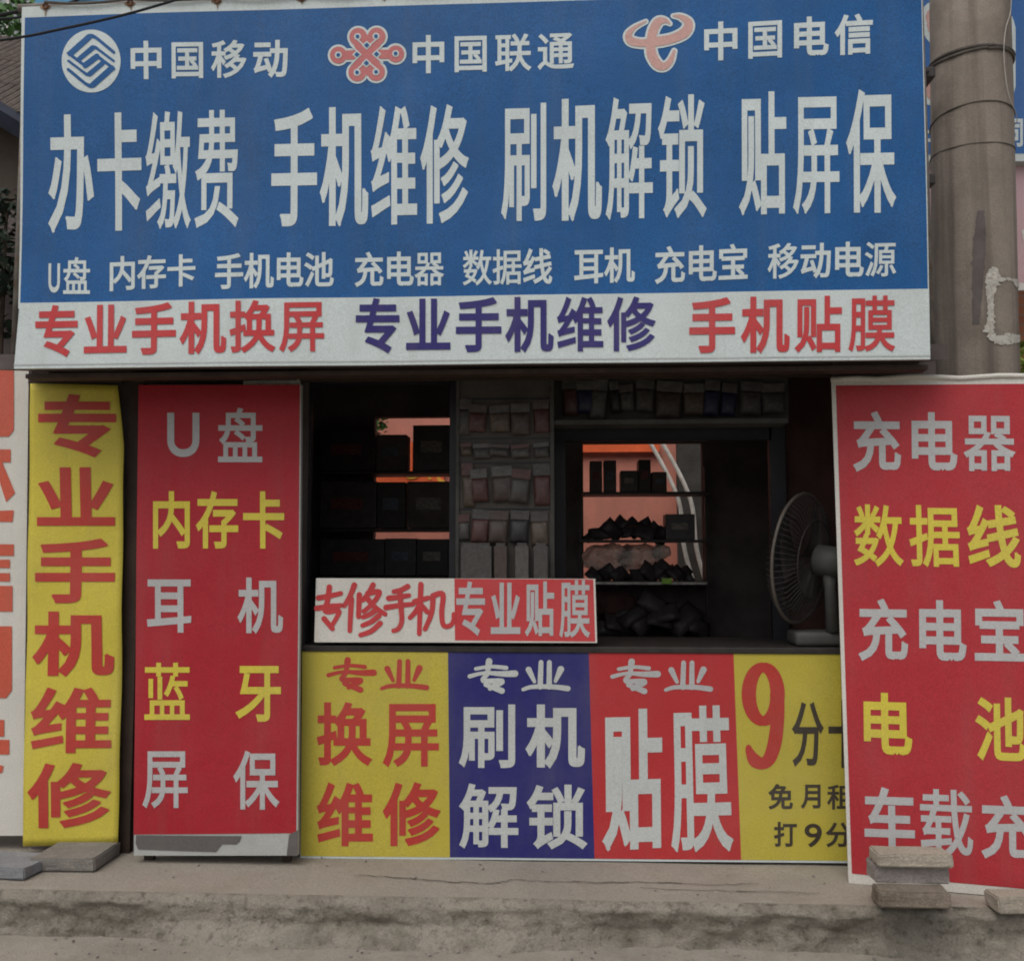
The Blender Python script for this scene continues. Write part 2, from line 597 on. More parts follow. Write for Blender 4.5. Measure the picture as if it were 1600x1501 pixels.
def sheet(bm, surf, quad, nu=24, nv=24, off=0.0, thick=0.0, edge=None, mi=0):
    """a printed sheet inside quad TL,TR,BR,BL with the sign's ripple; thick gives it sides and a back"""
    tl, tr, br, bl = [surf.hit(*q) for q in quad_of(quad)]
    g = []
    for j in range(nv + 1):
        row = []
        for i in range(nu + 1):
            u, v = i / nu, j / nv
            if edge:
                u = edge(u, v)
            p = bl.lerp(br, u).lerp(tl.lerp(tr, u), v)
            row.append(bm.verts.new(surf.lift(p, off)))
        g.append(row)
    for j in range(nv):
        for i in range(nu):
            f = bm.faces.new([g[j][i], g[j][i + 1], g[j + 1][i + 1], g[j + 1][i]]); f.material_index = mi
    if thick:
        rim = [g[0][i] for i in range(nu + 1)] + [g[j][nu] for j in range(1, nv + 1)] + [g[nv][i] for i in range(nu - 1, -1, -1)] + [g[j][0] for j in range(nv - 1, 0, -1)]
        back = [bm.verts.new(v.co - surf.n * thick) for v in rim]
        n = len(rim)
        for k in range(n):
            f = bm.faces.new([rim[(k + 1) % n], rim[k], back[k], back[(k + 1) % n]]); f.material_index = mi
        gb = [[bm.verts.new(v.co - surf.n * thick) for v in row] for row in g]
        for j in range(nv):
            for i in range(nu):
                f = bm.faces.new([gb[j][i], gb[j + 1][i], gb[j + 1][i + 1], gb[j][i + 1]]); f.material_index = mi
        bmesh.ops.remove_doubles(bm, verts=back + [v for r in gb for v in r], dist=1e-6)


load_glyphs("中国移动联通电信办卡缴费手机维修刷解锁贴屏保U盘内存池充器数据线耳宝源专业换膜蓝牙分免月租打9车载同")

# ------------------------------------------------------------------ setting: road, pavement
ZP = 0.175
YK = -0.53            # front of the kerb


def road():
    bm = bmesh.new()
    xs = [-90, -20] + [-6 + i * 0.06 for i in range(201)] + [20, 90]
    ys = [-90, -20] + [-5 + j * 0.075 for j in range(64)] + [20, 120]
    g = [[bm.verts.new((x, y, (0.012 * noise.noise(Vector((x * 1.1, y * 1.1, 0))) + 0.006 * noise.noise(Vector((x * 5, y * 5, 3)))) if abs(x) < 6.1 and -5.1 < y < 0 else 0.0)) for x in xs] for y in ys]
    for j in range(len(ys) - 1):
        for i in range(len(xs) - 1):
            bm.faces.new([g[j][i], g[j][i + 1], g[j + 1][i + 1], g[j + 1][i]])
    return structure(obj('road', bm, M['ground'], smooth=True))


road()


def pavement():
    bm = bmesh.new()
    xs = [-7 + i * 0.025 for i in range(561)]
    cols = []
    for x in xs:
        prof = []
        edge = 0.012 * noise.noise(Vector((x * 2.2, 5, 0))) + 0.010 * noise.noise(Vector((x * 9, 1, 0)))
        tilt = -0.012 * noise.noise(Vector((x * 0.7, 2, 0)))
        for y in (6.0, 0.9, 0.45, 0.2, 0.0, -0.1, -0.2, -0.3, -0.38, -0.44, -0.48):
            prof.append((y, ZP + 0.004 * noise.noise(Vector((x * 2, y * 4, 0))) - (0.004 if y < -0.4 else 0)))
        chip = max(0.0, noise.noise(Vector((x * 6.5, 9, 0))) - 0.12) * 0.07
        prof.append((YK + 0.028 + edge + chip, ZP - 0.006 + tilt * 0.3 - chip * 0.3))
        prof.append((YK + 0.008 + edge + chip * 0.8, ZP - 0.022 + tilt - chip * 0.5))
        # a mortar skirt smeared on the kerb between two points
        sk = max(0.0, min(1.0, (x + 1.75) / 0.15)) * max(0.0, min(1.0, (0.25 - x) / 0.5))
        sk2 = max(0.0, min(1.0, (x - 1.1) / 0.4))
        for k in range(1, 19):
            t = k / 18
            z = (ZP - 0.022) * (1 - t) - 0.03 * t
            d = 0.020 * noise.noise(Vector((x * 5, z * 9, 2))) + 0.014 * noise.noise(Vector((x * 15, z * 22, 4))) + 0.008 * noise.noise(Vector((x * 33, z * 45, 6)))
            bulge = (0.11 * sk + 0.04 * sk2) * max(0.0, t - 0.45) ** 1.0 * 1.6
            under = 0.018 * math.sin(t * math.pi) * (1 - sk)
            prof.append((YK + edge - 0.004 + d - bulge + under + 0.6 * chip * (1 - t), z))
        cols.append([bm.verts.new((x, y, z)) for y, z in prof])
    for a, b in zip(cols, cols[1:]):
        for k in range(len(a) - 1):
            f = bm.faces.new([a[k], a[k + 1], b[k + 1], b[k]])
            f.material_index = 0 if k < 10 else 1
    # hairline cracks in the top
    for path in ([(560, 1366), (640, 1372), (700, 1377), (770, 1379), (800, 1374), (860, 1376), (930, 1378), (1010, 1377), (1120, 1381), (1200, 1379)],
                 [(1000, 1386), (1090, 1390), (1180, 1391), (1300, 1396)]):
        pp = []
        for (x0, y0), (x1, y1) in zip(path, path[1:]):
            for k in range(6):
                t = k / 6
                pp.append(ground_hit(x0 + (x1 - x0) * t, y0 + (y1 - y0) * t + random.uniform(-1.2, 1.2), ZP + 0.0055))
        for a, b in zip(pp, pp[1:]):
            w = random.uniform(0.0015, 0.0045)
            f = bm.faces.new([bm.verts.new((a.x, a.y - w, a.z)), bm.verts.new((b.x, b.y - w, b.z)), bm.verts.new((b.x, b.y + w, b.z)), bm.verts.new((a.x, a.y + w, a.z))])
            f.material_index = 2
    return structure(obj('pavement', bm, [M['step'], M['kerb'], M['crack']], smooth=True))


pavement()


def debris():
    bm = bmesh.new()
    for k in range(170):
        x = random.uniform(-2.9, 2.4)
        if random.random() < 0.75:
            y = YK - 0.02 - abs(random.gauss(0, 0.12)); z = 0.002
        else:
            y = random.uniform(-0.45, 0.0); z = ZP + 0.003
        r = random.uniform(0.002, 0.008)
        lump(bm, (x, y, z + r * 0.4), r, r * random.uniform(0.7, 1.3), r * 0.6, k * 1.7, 0.35, 1)
    o = obj('grit', bm, M['paver_grey'])
    structure(o, 'stuff')
    o['label'] = 'loose grit and crumbs of mortar along the foot of the kerb'
    o['category'] = 'grit'


debris()

# ------------------------------------------------------------------ the kiosk
KY = 0.0


def px_x(px, y):
    return vplane(y).hit(px, 880).x


def px_z(py, y, px=800):
    return vplane(y).hit(px, py).z


Z_COUNTER = px_z(1009, 0.0)
Z_ROOF = 2.44
XL, XR = px_x(60, 0.02), px_x(1436, 0.02)
BACK = 1.75


def roof_z(y):
    return Z_ROOF + 0.40 * (y + 0.40) / (BACK + 0.52)


def slope_top(bm, zmin):
    for v in bm.verts:
        if v.co.z > zmin:
            v.co.z += roof_z(v.co.y) - Z_ROOF




def kiosk():
    t = thing('kiosk', 'small dark street kiosk with an open serving window under the big blue banner', 'kiosk', ((XL + XR) / 2, 0.8, ZP))
    bm = bmesh.new()                                   # counter front under the window
    box(bm, px_x(474, 0.02), XR, 0.02, 0.10, ZP, Z_COUNTER - 0.03)
    obj('counter_front', bm, M['dark_wall'], t)
    bm = bmesh.new()
    box(bm, px_x(474, 0.02), XR - 0.062, -0.012, 0.56, Z_COUNTER - 0.03, Z_COUNTER, 0.006)
    obj('counter_top', bm, M['shelf'], t)
    bm = bmesh.new()                                   # wall behind the tall boards on the left
    box(bm, XL, px_x(474, 0.04), 0.05, 0.12, ZP, Z_ROOF + 0.09)
    obj('front_wall', bm, M['dark_wall'], t)
    bm = bmesh.new()
    box(bm, px_x(1232, 0.50), XR - 0.06, 0.50, 0.55, Z_COUNTER, Z_ROOF + 0.16)
    obj('front_wall', bm, M['maroon_wall'], t, label='maroon wall beside the fan')
    bm = bmesh.new()
    box(bm, XL, XL + 0.06, 0.12, BACK, ZP, Z_ROOF + 0.02)
    slope_top(bm, 2)
    obj('side_wall', bm, M['dark_wall'], t)
    bm = bmesh.new()
    box(bm, XR - 0.06, XR, 0.11, BACK, ZP, Z_ROOF + 0.02)
    slope_top(bm, 2)
    obj('side_wall', bm, M['dark_wall'], t)
    # back wall with two openings
    bm = bmesh.new()
    yb = BACK
    Z_BACK = roof_z(BACK) + 0.03
    o1 = (px_x(583, yb), px_x(712, yb), px_z(870, yb, 648), px_z(651, yb, 648))
    o2 = (px_x(912, yb), px_x(1100, yb), px_z(907, yb, 1000), px_z(692, yb, 1000))
    x0, x1 = XL, XR
    box(bm, x0, o1[0], yb, yb + 0.08, ZP, Z_BACK)
    box(bm, o1[1], o2[0], yb, yb + 0.08, ZP, Z_BACK)
    box(bm, o2[1], x1, yb, yb + 0.08, ZP, Z_BACK)
    for o in (o1, o2):
        box(bm, o[0], o[1], yb, yb + 0.08, ZP, o[2])
        box(bm, o[0], o[1], yb, yb + 0.08, o[3], Z_BACK)
    obj('back_wall', bm, M['dark_wall'], t)
    bm = bmesh.new()
    box(bm, XL - 0.05, XR, -0.40, BACK + 0.12, Z_ROOF, Z_ROOF + 0.07)
    slope_top(bm, 2)
    obj('roof', bm, M['dark_wall'], t)
    bm = bmesh.new()
    box(bm, XL + 0.06, XR - 0.06, 0.12, BACK, ZP + 0.01, ZP + 0.03)
    obj('floor', bm, M['dark_wall'], t)
    bm = bmesh.new()                                   # timber lintel and corner post
    boxpx(bm, 205, 577, 1300, 592, -0.02, 0.05)
    obj('lintel', bm, M['wood'], t)
    bm = bmesh.new()
    boxpx(bm, 1302, 550, 1462, 598, -0.07, 0.03)
    obj('gap_cover_board', bm, M['dark_wall'], t)  # dark board added to cover the bright sky gap at the right end
    bm = bmesh.new()
    boxpx(bm, 192, 580, 213, 1345, 0.015, 0.033)
    obj('corner_post', bm, M['wood'], t)
    # left serving window frame
    bm = bmesh.new()
    for r in ((474, 592, 484, 1008), (702, 592, 712, 1008), (484, 592, 702, 600)):
        boxpx(bm, *r, 0.10, 0.04)
    obj('window_frame', bm, M['dark_metal'], t)
    # right window: frame of dark metal
    bm = bmesh.new()
    for r in ((862, 662, 884, 1006), (1205, 662, 1230, 1006), (884, 662, 1205, 688)):
        boxpx(bm, *r, 0.44, 0.05)
    obj('window_frame', bm, M['dark_metal'], t)
    bm = bmesh.new()
    boxpx(bm, 862, 655, 1232, 662, 0.06, 0.16)
    obj('ledge', bm, M['grey_cement'], t)
    bm = bmesh.new()
    boxpx(bm, 866, 590, 1232, 655, 0.20, 0.02)
    obj('backing_board', bm, M['grey_cement'], t)
    return t


kiosk()

# salmon wall and the things beyond the back openings
YS = 3.3
bm = bmesh.new(); box(bm, -3.2, 2.6, YS, YS + 0.15, 0.0, 3.6)
tag(obj('plaster_wall', bm, M['salmon']), 'salmon plaster wall seen through the back openings of the kiosk', 'wall')
bm = bmesh.new(); boxpx(bm, 890, 690, 1030, 706, YS - 0.06, 0.04)
tag(obj('cloth_banner', bm, M['orange']), 'plain orange red cloth strip on the salmon wall, in the right opening', 'banner')
t = thing('cloth_banner', 'orange red cloth strip with gold marks behind the left shelf', 'banner', vplane(YS - 0.06).hit(650, 760))
bm = bmesh.new(); boxpx(bm, 560, 728, 693, 768, YS - 0.06, 0.03); obj('cloth', bm, M['orange'], t)
bm = bmesh.new()
s = vplane(YS - 0.065)
drawn(bm, s, sum([stroke_polys(smooth_path(p), 5) for p in ([(634, 741), (640, 746), (650, 744), (655, 738)], [(668, 740), (672, 747)], [(683, 740), (687, 750), (692, 752)])], []), lambda p: p, 0.004)
fix_normals(bm, s); obj('gold_mark', bm, M['gold'], t)
bm = bmesh.new(); boxpx(bm, 636, 690, 644, 738, YS - 0.1, 0.03)
tag(obj('cloth_ribbon', bm, M['orange']), 'narrow red ribbon hanging between the boxes of the left shelf', 'ribbon')
bm = bmesh.new(); boxpx(bm, 1060, 640, 1180, 1000, YS - 0.3, 0.1)
tag(obj('cement_pier', bm, M['grey_cement']), 'grey cement pier right of the salmon wall', 'pier')
t = thing('white_arch', 'pair of curved off white bars leaning before the salmon wall', 'arch', vplane(YS - 0.5).hit(1060, 960))
for dx in (0, 19):
    bm = bmesh.new()
    sp = vplane(YS - 0.5)
    tube(bm, [sp.hit(x + dx, y) for x, y in smooth_path([(1015, 690), (1040, 735), (1056, 770), (1064, 800), (1070, 860), (1090, 930)])], 0.017, 8)
    obj('bar', bm, M['off_white_tube'], t, True)


def leaves(bm, c, r, n, size, seed, flat=1.0):
    rnd = random.Random(seed)
    for _ in range(n):
        while True:
            p = Vector((rnd.uniform(-1, 1), rnd.uniform(-1, 1), rnd.uniform(-1, 1)))
            if p.length < 1:
                break
        if noise.noise(p * 2.3 + Vector((seed, 0, 0))) < -0.12:
            continue
        q = Vector(c) + Vector((p.x * r[0], p.y * r[1], p.z * r[2]))
        a = Vector((rnd.gauss(0, 1), rnd.gauss(0, 1), rnd.gauss(0, 0.6))).normalized()
        b = a.cross(Vector((rnd.gauss(0, 1), rnd.gauss(0, 1), rnd.gauss(0, 1)))).normalized()
        s = size * rnd.uniform(0.6, 1.3)
        bm.faces.new([bm.verts.new(q + a * s), bm.verts.new(q + b * s * 0.45), bm.verts.new(q - a * s), bm.verts.new(q - b * s * 0.45)])


c = vplane(YS - 0.25).hit(588, 662)
t = thing('potted_vine', 'small green vine in the top of the left back opening', 'plant', c)
bm = bmesh.new(); leaves(bm, c, (0.10, 0.06, 0.12), 170, 0.03, 3); obj('foliage', bm, M['leaf'], t)
bm = bmesh.new(); tube(bm, [c + Vector((0, 0, 0.2)), c + Vector((0.01, 0, 0)), c + Vector((0.0, 0, -0.22))], 0.006, 6); obj('stem', bm, M['bark'], t)

# ------------------------------------------------------------------ shelves and goods inside
YG = 1.45


def shelf_unit(label, x0, x1, ys, y):
    t = thing('goods_shelf', label, 'shelf', vplane(y).hit((x0 + x1) / 2, 1000))
    for py in ys:
        bm = bmesh.new(); boxpx(bm, x0, py, x1, py + 4, y, 0.28)
        obj('shelf_board', bm, M['shelf'], t)
    for px in (x0, x1 - 4):
        bm = bmesh.new(); s = vplane(y)
        a = s.hit(px, 870).x; box(bm, a, a + 0.014, y + 0.1, y + 0.13, ZP, px_z(ys[0] - 40, y))
        obj('upright', bm, M['shelf'], t)
    return t


shelf_unit('dark shelf rack before the left back opening, holding black boxes', 500, 708, (736, 826, 900), YG)
shelf_unit('dark shelf rack before the right back opening, holding phones and bags', 905, 1110, (768, 843, 908), YG)

PKM0 = [mat('sticker_' + k, c_, 0.5, 0.4, 60) for k, c_ in (('cream', (0.16, 0.14, 0.12)), ('wine', (0.12, 0.03, 0.03)), ('slate', (0.07, 0.08, 0.11)))]
left_boxes = [((500, 672, 586, 735), 'wide black carton at the far left of the upper shelf'),
              ((588, 679, 635, 735), 'low black carton left of the ribbon on the upper shelf'),
              ((645, 664, 706, 735), 'tall black carton right of the ribbon on the upper shelf'),
              ((500, 752, 588, 825), 'wide black carton at the far left of the middle shelf'),
              ((589, 753, 633, 825), 'black carton in the middle of the middle shelf'),
              ((636, 752, 706, 825), 'black carton at the right end of the middle shelf'),
              ((500, 842, 600, 899), 'wide black carton at the far left of the lower shelf'),
              ((601, 841, 650, 899), 'black carton in the middle of the lower shelf'),
              ((651, 842, 700, 899), 'black carton at the right end of the lower shelf')]


CN = [0]


def carton(rect, label, y, group, cat='box', name='carton'):
    t = thing(name, label, cat, vplane(y).hit((rect[0] + rect[2]) / 2, rect[3]), group)
    bm = bmesh.new(); boxpx(bm, *rect, y + 0.03, 0.16, 0.004)
    CN[0] += 1
    obj('body', bm, M[('black_plastic', 'shelf', 'dark_wall', 'black_plastic')[CN[0] % 4]], t)
    x0, y0, x1, y1 = rect
    bm = bmesh.new(); boxpx(bm, x0 + (x1 - x0) * 0.2, y0 + (y1 - y0) * 0.35, x1 - (x1 - x0) * 0.25, y0 + (y1 - y0) * 0.6, y + 0.027, 0.0025)
    obj('sticker', bm, PKM0[CN[0] % 3], t)


for r, l in left_boxes:
    carton(r, l, YG, 'black cartons on the left shelf')
for r, l in [((922, 720, 941, 768), 'upright black phone box at the left end of the top right shelf'),
             ((944, 719, 963, 768), 'upright black phone box second from left on the top right shelf'),
             ((970, 735, 997, 768), 'low black phone box third from left on the top right shelf'),
             ((998, 718, 1017, 768), 'tallest black phone box fourth from left on the top right shelf'),
             ((1019, 737, 1042, 768), 'low black phone box at the right end of the top right shelf'),
             ((1040, 803, 1086, 843), 'square black box at the right of the second right shelf')]:
    carton(r, l, YG, 'black phone boxes on the right shelf')


def goods_pile(label, pts, y, seed, m='black_plastic', cat='goods', name='goods_pile', dep=0.09):
    bm = bmesh.new()
    s = vplane(y)
    for k, (cx, cy, rx, ry) in enumerate(pts):
        c = s.hit(cx, cy); sc = depth(c) / FPX
        lump(bm, c + Vector((0, 0.1, 0)), rx * sc, dep, ry * sc, seed + k * 3.1, 0.22, 3)
    if m == 'film':
        bmesh.ops.subdivide_edges(bm, edges=bm.edges[:], cuts=1, use_grid_fill=True)
        for v in bm.verts:
            v.co += noise.noise_vector(v.co * 38) * 0.014 + noise.noise_vector(v.co * 90) * 0.005
    return tag(obj(name, bm, M[m], None, m != 'film'), label, cat)


def pouch_heap(label, x0, x1, floor, peak, y, n, seed, size=1.0):
    rnd = random.Random(seed)
    sp = vplane(y)
    for k in range(n):
        u = (k + 0.5) / n + rnd.uniform(-0.06, 0.06)
        px = x0 + (x1 - x0) * u
        hgt = (floor - peak) * max(0.0, 1 - abs(u - 0.5) * 1.9) * (0.35 + 0.65 * ((k * 7) % 5) / 4)
        c = sp.hit(px, floor - 3 - hgt * 0.75) + Vector((0, rnd.uniform(0.03, 0.15), 0))
        bm = bmesh.new()
        w, h, d = (rnd.uniform(0.045, 0.075) * size, rnd.uniform(0.030, 0.05) * size, rnd.uniform(0.012, 0.022) * size)
        box(bm, -w, w, -d, d, -h, h)
        bmesh.ops.subdivide_edges(bm, edges=bm.edges[:], cuts=3, use_grid_fill=True)
        R = Matrix.Rotation(rnd.uniform(-0.9, 0.9), 3, 'Y') @ Matrix.Rotation(rnd.uniform(-0.9, 0.3), 3, 'X') @ Matrix.Rotation(rnd.uniform(-0.6, 0.6), 3, 'Z')
        for v in bm.verts:
            e = max(abs(v.co.x) / w, abs(v.co.z) / h)
            v.co.y *= 1.25 - 0.95 * e ** 3
            v.co += noise.noise_vector(v.co * 30 + Vector((k, seed, 0))) * 0.006
            v.co = c + R @ v.co
        tag(obj('pouch', bm, M['black_plastic'], None, True), label, 'pouch', label)


pouch_heap('black pouch in the peaked heap on the second right shelf', 925, 1036, 841, 806, YG, 11, 3)
pouch_heap('black pouch in the low row at the left of the third right shelf', 926, 982, 906, 894, YG, 5, 5)
pouch_heap('black pouch in the heap at the right of the third right shelf', 992, 1086, 906, 880, YG, 9, 9)
pouch_heap('black pouch in the dim heap below the lowest right shelf', 950, 1096, 985, 935, YG - 0.1, 14, 12, 1.5)
goods_pile('crumpled clear plastic bag of small goods on the third right shelf', [(955, 872, 38, 22), (1000, 870, 36, 20)], YG + 0.12, 11, 'film', 'bag', 'plastic_bag')
goods_pile('small shiny crumpled clear bag beside the larger plastic bag', [(1036, 862, 15, 12)], YG + 0.05, 14, 'film', 'bag', 'plastic_bag', 0.04)
goods_pile('dark reddish bundle below the lowest right shelf', [(955, 945, 36, 22)], YG, 17, 'maroon_wall', 'bundle', 'bundle')
bm = bmesh.new(); boxpx(bm, 930, 909, 1105, 913, YG - 0.03, 0.02)
tag(obj('glass_edge', bm, mat('glass_edge', (0.42, 0.40, 0.36), 0.2, 0.5, 14)), 'pale shiny strip along the front of the third right shelf', 'strip')
bm = bmesh.new(); boxpx(bm, 1034, 903, 1050, 912, YG - 0.06, 0.02, 0.004)
tag(obj('green_tag', bm, mat('lime_plastic', (0.28, 0.50, 0.06), 0.4, 0.2, 20)), 'lime green tag on the front of the third right shelf', 'tag')

# ------------------------------------------------------------------ display panel with packets between the two windows
YD = 0.06
t = thing('display_panel', 'grey brown display panel standing between the two windows of the kiosk', 'panel', vplane(YD).hit(788, 1008))
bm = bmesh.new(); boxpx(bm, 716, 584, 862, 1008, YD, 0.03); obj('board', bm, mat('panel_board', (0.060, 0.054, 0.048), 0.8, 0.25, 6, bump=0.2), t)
bm = bmesh.new()
for r in ((712, 584, 717, 1008), (860, 584, 866, 1008)):
    boxpx(bm, *r, YD - 0.012, 0.05)
obj('frame', bm, M['grey_cement'], t)
bm = bmesh.new()
for py in (622, 684, 722, 794):
    boxpx(bm, 718, py, 860, py + 2, YD - 0.004, 0.004)
obj('hanging_rail', bm, M['dark_metal'], t)

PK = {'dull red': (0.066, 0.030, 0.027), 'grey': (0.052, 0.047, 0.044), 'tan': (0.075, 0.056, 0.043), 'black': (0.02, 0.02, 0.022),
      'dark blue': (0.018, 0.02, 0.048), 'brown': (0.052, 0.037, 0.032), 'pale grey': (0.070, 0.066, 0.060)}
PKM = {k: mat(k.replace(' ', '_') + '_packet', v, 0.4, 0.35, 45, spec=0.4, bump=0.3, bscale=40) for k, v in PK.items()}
ORD = ['first', 'second', 'third', 'fourth', 'fifth', 'sixth', 'seventh', 'eighth', 'ninth', 'tenth', 'eleventh', 'twelfth']


PKN = [0]


def packet(rect, colour, label, y, group, window=None):
    x0, y0, x1, y1 = rect
    PKN[0] += 1
    y = y - 0.0035 * (PKN[0] % 5)
    jx = random.uniform(-3, 3); x0 += jx - random.uniform(0, 2); x1 += jx + random.uniform(0, 2); y0 += random.uniform(-4, 6); y1 += random.uniform(-4, 4)
    piv = vplane(y).hit((x0 + x1) / 2, y0)
    rot = Matrix.Rotation(math.radians(random.uniform(-6, 6)), 3, 'Y')

    def hang(b_):
        for v in b_.verts:
            v.co = piv + rot @ (v.co - piv)
    t = thing('packet', label, 'packet', vplane(y).hit((x0 + x1) / 2, y1), group)
    bm = bmesh.new()
    s = vplane(y)
    h = (y1 - y0)
    boxpx(bm, x0, y0, x1, y0 + h * 0.28, y - 0.006, 0.004)
    hang(bm)
    obj('header_card', bm, PKM[window or 'grey'], t)
    bm = bmesh.new()
    n = 6
    a, b = s.hit(x0, (y0 + y1) / 2).x, s.hit(x1, (y0 + y1) / 2).x
    zt, zb = s.hit(x0, y0 + h * 0.28).z, s.hit(x0, y1).z
    g = []
    for j in range(n + 1):
        row = []
        for i in range(n + 1):
            u, v = i / n, j / n
            d = 0.016 * (math.sin(math.pi * u) * math.sin(math.pi * min(1, v * 1.1))) ** 0.6 if 0 < u < 1 and 0 < v < 1 else 0.0
            row.append(bm.verts.new((a + (b - a) * u, y - 0.002 - d, zb + (zt - zb) * v)))
        g.append(row)
    for j in range(n):
        for i in range(n):
            bm.faces.new([g[j][i], g[j][i + 1], g[j + 1][i + 1], g[j + 1][i]])
    rim = g[0] + [g[j][n] for j in range(1, n + 1)] + g[n][-2::-1] + [g[j][0] for j in range(n - 1, 0, -1)]
    bk = [bm.verts.new((v.co.x, y, v.co.z)) for v in rim]
    for k in range(len(rim)):
        bm.faces.new([rim[(k + 1) % len(rim)], rim[k], bk[k], bk[(k + 1) % len(rim)]])
    hang(bm)
    obj('pouch', bm, PKM[colour], t, True)


rows = [(626, 682, ['grey', 'dull red', 'tan', 'brown', 'dull red'], 'top'),
        (688, 720, ['tan', 'grey', 'grey', 'pale grey', 'grey'], 'second'),
        (726, 790, ['tan', 'dull red', 'brown', 'grey', 'dull red'], 'third'),
        (797, 852, ['grey', 'dull red', 'brown', 'black', 'tan'], 'lowest')]
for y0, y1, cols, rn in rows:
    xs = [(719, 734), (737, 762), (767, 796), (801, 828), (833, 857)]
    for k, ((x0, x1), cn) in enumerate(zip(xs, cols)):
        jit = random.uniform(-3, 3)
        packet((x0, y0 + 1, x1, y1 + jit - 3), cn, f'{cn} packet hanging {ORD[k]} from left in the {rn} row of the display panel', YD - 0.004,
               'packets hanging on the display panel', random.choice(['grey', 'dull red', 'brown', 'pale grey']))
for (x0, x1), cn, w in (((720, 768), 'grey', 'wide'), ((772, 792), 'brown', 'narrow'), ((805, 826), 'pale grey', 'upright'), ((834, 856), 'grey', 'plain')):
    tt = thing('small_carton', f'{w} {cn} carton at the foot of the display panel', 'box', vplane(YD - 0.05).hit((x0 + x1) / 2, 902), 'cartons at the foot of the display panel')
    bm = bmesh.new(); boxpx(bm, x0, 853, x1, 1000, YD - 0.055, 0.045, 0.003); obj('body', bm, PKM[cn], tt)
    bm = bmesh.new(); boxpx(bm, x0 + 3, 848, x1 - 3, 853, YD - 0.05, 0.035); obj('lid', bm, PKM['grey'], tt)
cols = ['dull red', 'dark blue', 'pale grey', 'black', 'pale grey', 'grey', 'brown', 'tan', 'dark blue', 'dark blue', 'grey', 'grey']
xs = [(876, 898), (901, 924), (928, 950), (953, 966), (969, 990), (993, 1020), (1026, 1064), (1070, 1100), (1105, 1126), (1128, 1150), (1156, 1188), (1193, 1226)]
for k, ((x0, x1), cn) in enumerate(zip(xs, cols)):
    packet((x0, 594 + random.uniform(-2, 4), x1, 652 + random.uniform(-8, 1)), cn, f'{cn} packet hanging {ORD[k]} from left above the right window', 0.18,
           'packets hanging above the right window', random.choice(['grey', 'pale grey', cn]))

# ------------------------------------------------------------------ electric fan on the counter
YF = 0.13


def fan():
    s = vplane(YF)
    base = s.hit(1278, 1004)
    t = thing('electric_fan', 'grey electric fan standing at the right end of the kiosk counter, turned left', 'fan', base)
    c = s.hit(1252, 872); k = depth(c) / FPX
    R = 101 * k
    ax = Vector((-math.sin(math.radians(52)), math.cos(math.radians(52)), 0.10)).normalized()   # facing left
    sx = ax.cross(Vector((0, 0, 1))).normalized(); sz = sx.cross(ax).normalized()

    def ringp(r, d, n=48):
        return [c + ax * d + (sx * math.cos(2 * math.pi * i / n) + sz * math.sin(2 * math.pi * i / n)) * r for i in range(n + 1)]
    bm = bmesh.new()
    tube(bm, ringp(R, 0.0), 0.008, 8, False)
    obj('rim', bm, mat('pale_fan_rim', (0.095, 0.08, 0.068), 0.5, 0.15, 12), t, True)
    bm = bmesh.new()
    for i in range(64):
        a = 2 * math.pi * i / 64
        e = sx * math.cos(a) + sz * math.sin(a)
        for sg in (1, -1):
            tube(bm, [c + ax * (0.075 * sg) + e * (R * 0.16), c + ax * (0.068 * sg) + e * (R * 0.6), c + ax * (0.045 * sg) + e * (R * 0.88), c + e * R], 0.0018, 4, False)
    for r, d in ((0.6, 0.068), (0.6, -0.068), (0.16, 0.075), (0.16, -0.075)):
        tube(bm, ringp(R * r, d), 0.003, 5, False)
    obj('cage', bm, M['fan_cage'], t)
    for i in range(3):
        bm = bmesh.new()
        g = []
        for a in range(8):
            th = 2 * math.pi * i / 3 + a / 7 * 1.5
            row = []
            for q in range(5):
                rr = R * (0.13 + 0.70 * q / 4 * (1 - 0.12 * abs(a / 7 - 0.45)))
                row.append(bm.verts.new(c + ax * (0.03 - 0.06 * a / 7) + (sx * math.cos(th) + sz * math.sin(th)) * rr))
            g.append(row)
        for a in range(7):
            for q in range(4):
                bm.faces.new([g[a][q], g[a + 1][q], g[a + 1][q + 1], g[a][q + 1]])
        bmesh.ops.solidify(bm, geom=bm.faces[:], thickness=0.003)
        obj('blade', bm, mat('smoky_blade', (0.05, 0.045, 0.042), 0.35, 0.15, 10), t, True)
    bm = bmesh.new()
    tube(bm, [c - ax * 0.07, c - ax * 0.085, c - ax * 0.17, c - ax * 0.22, c - ax * 0.235], [0.05, 0.075, 0.072, 0.055, 0.02], 20)
    obj('motor_housing', bm, M['fan_plastic'], t, True)
    bm = bmesh.new()
    m0 = c - ax * 0.14
    tube(bm, [m0 - Vector((0, 0, 0.06)), Vector((m0.x, m0.y, m0.z - 0.12)), Vector((m0.x + 0.01, m0.y, base.z + 0.06))], [0.035, 0.026, 0.034], 14)
    obj('column', bm, M['fan_plastic'], t, True)
    bm = bmesh.new()
    box(bm, m0.x - 0.17, m0.x + 0.14, m0.y - 0.02, m0.y + 0.17, Z_COUNTER + 0.002, Z_COUNTER + 0.07, 0.02)
    obj('base', bm, M['fan_plastic'], t, True)


fan()

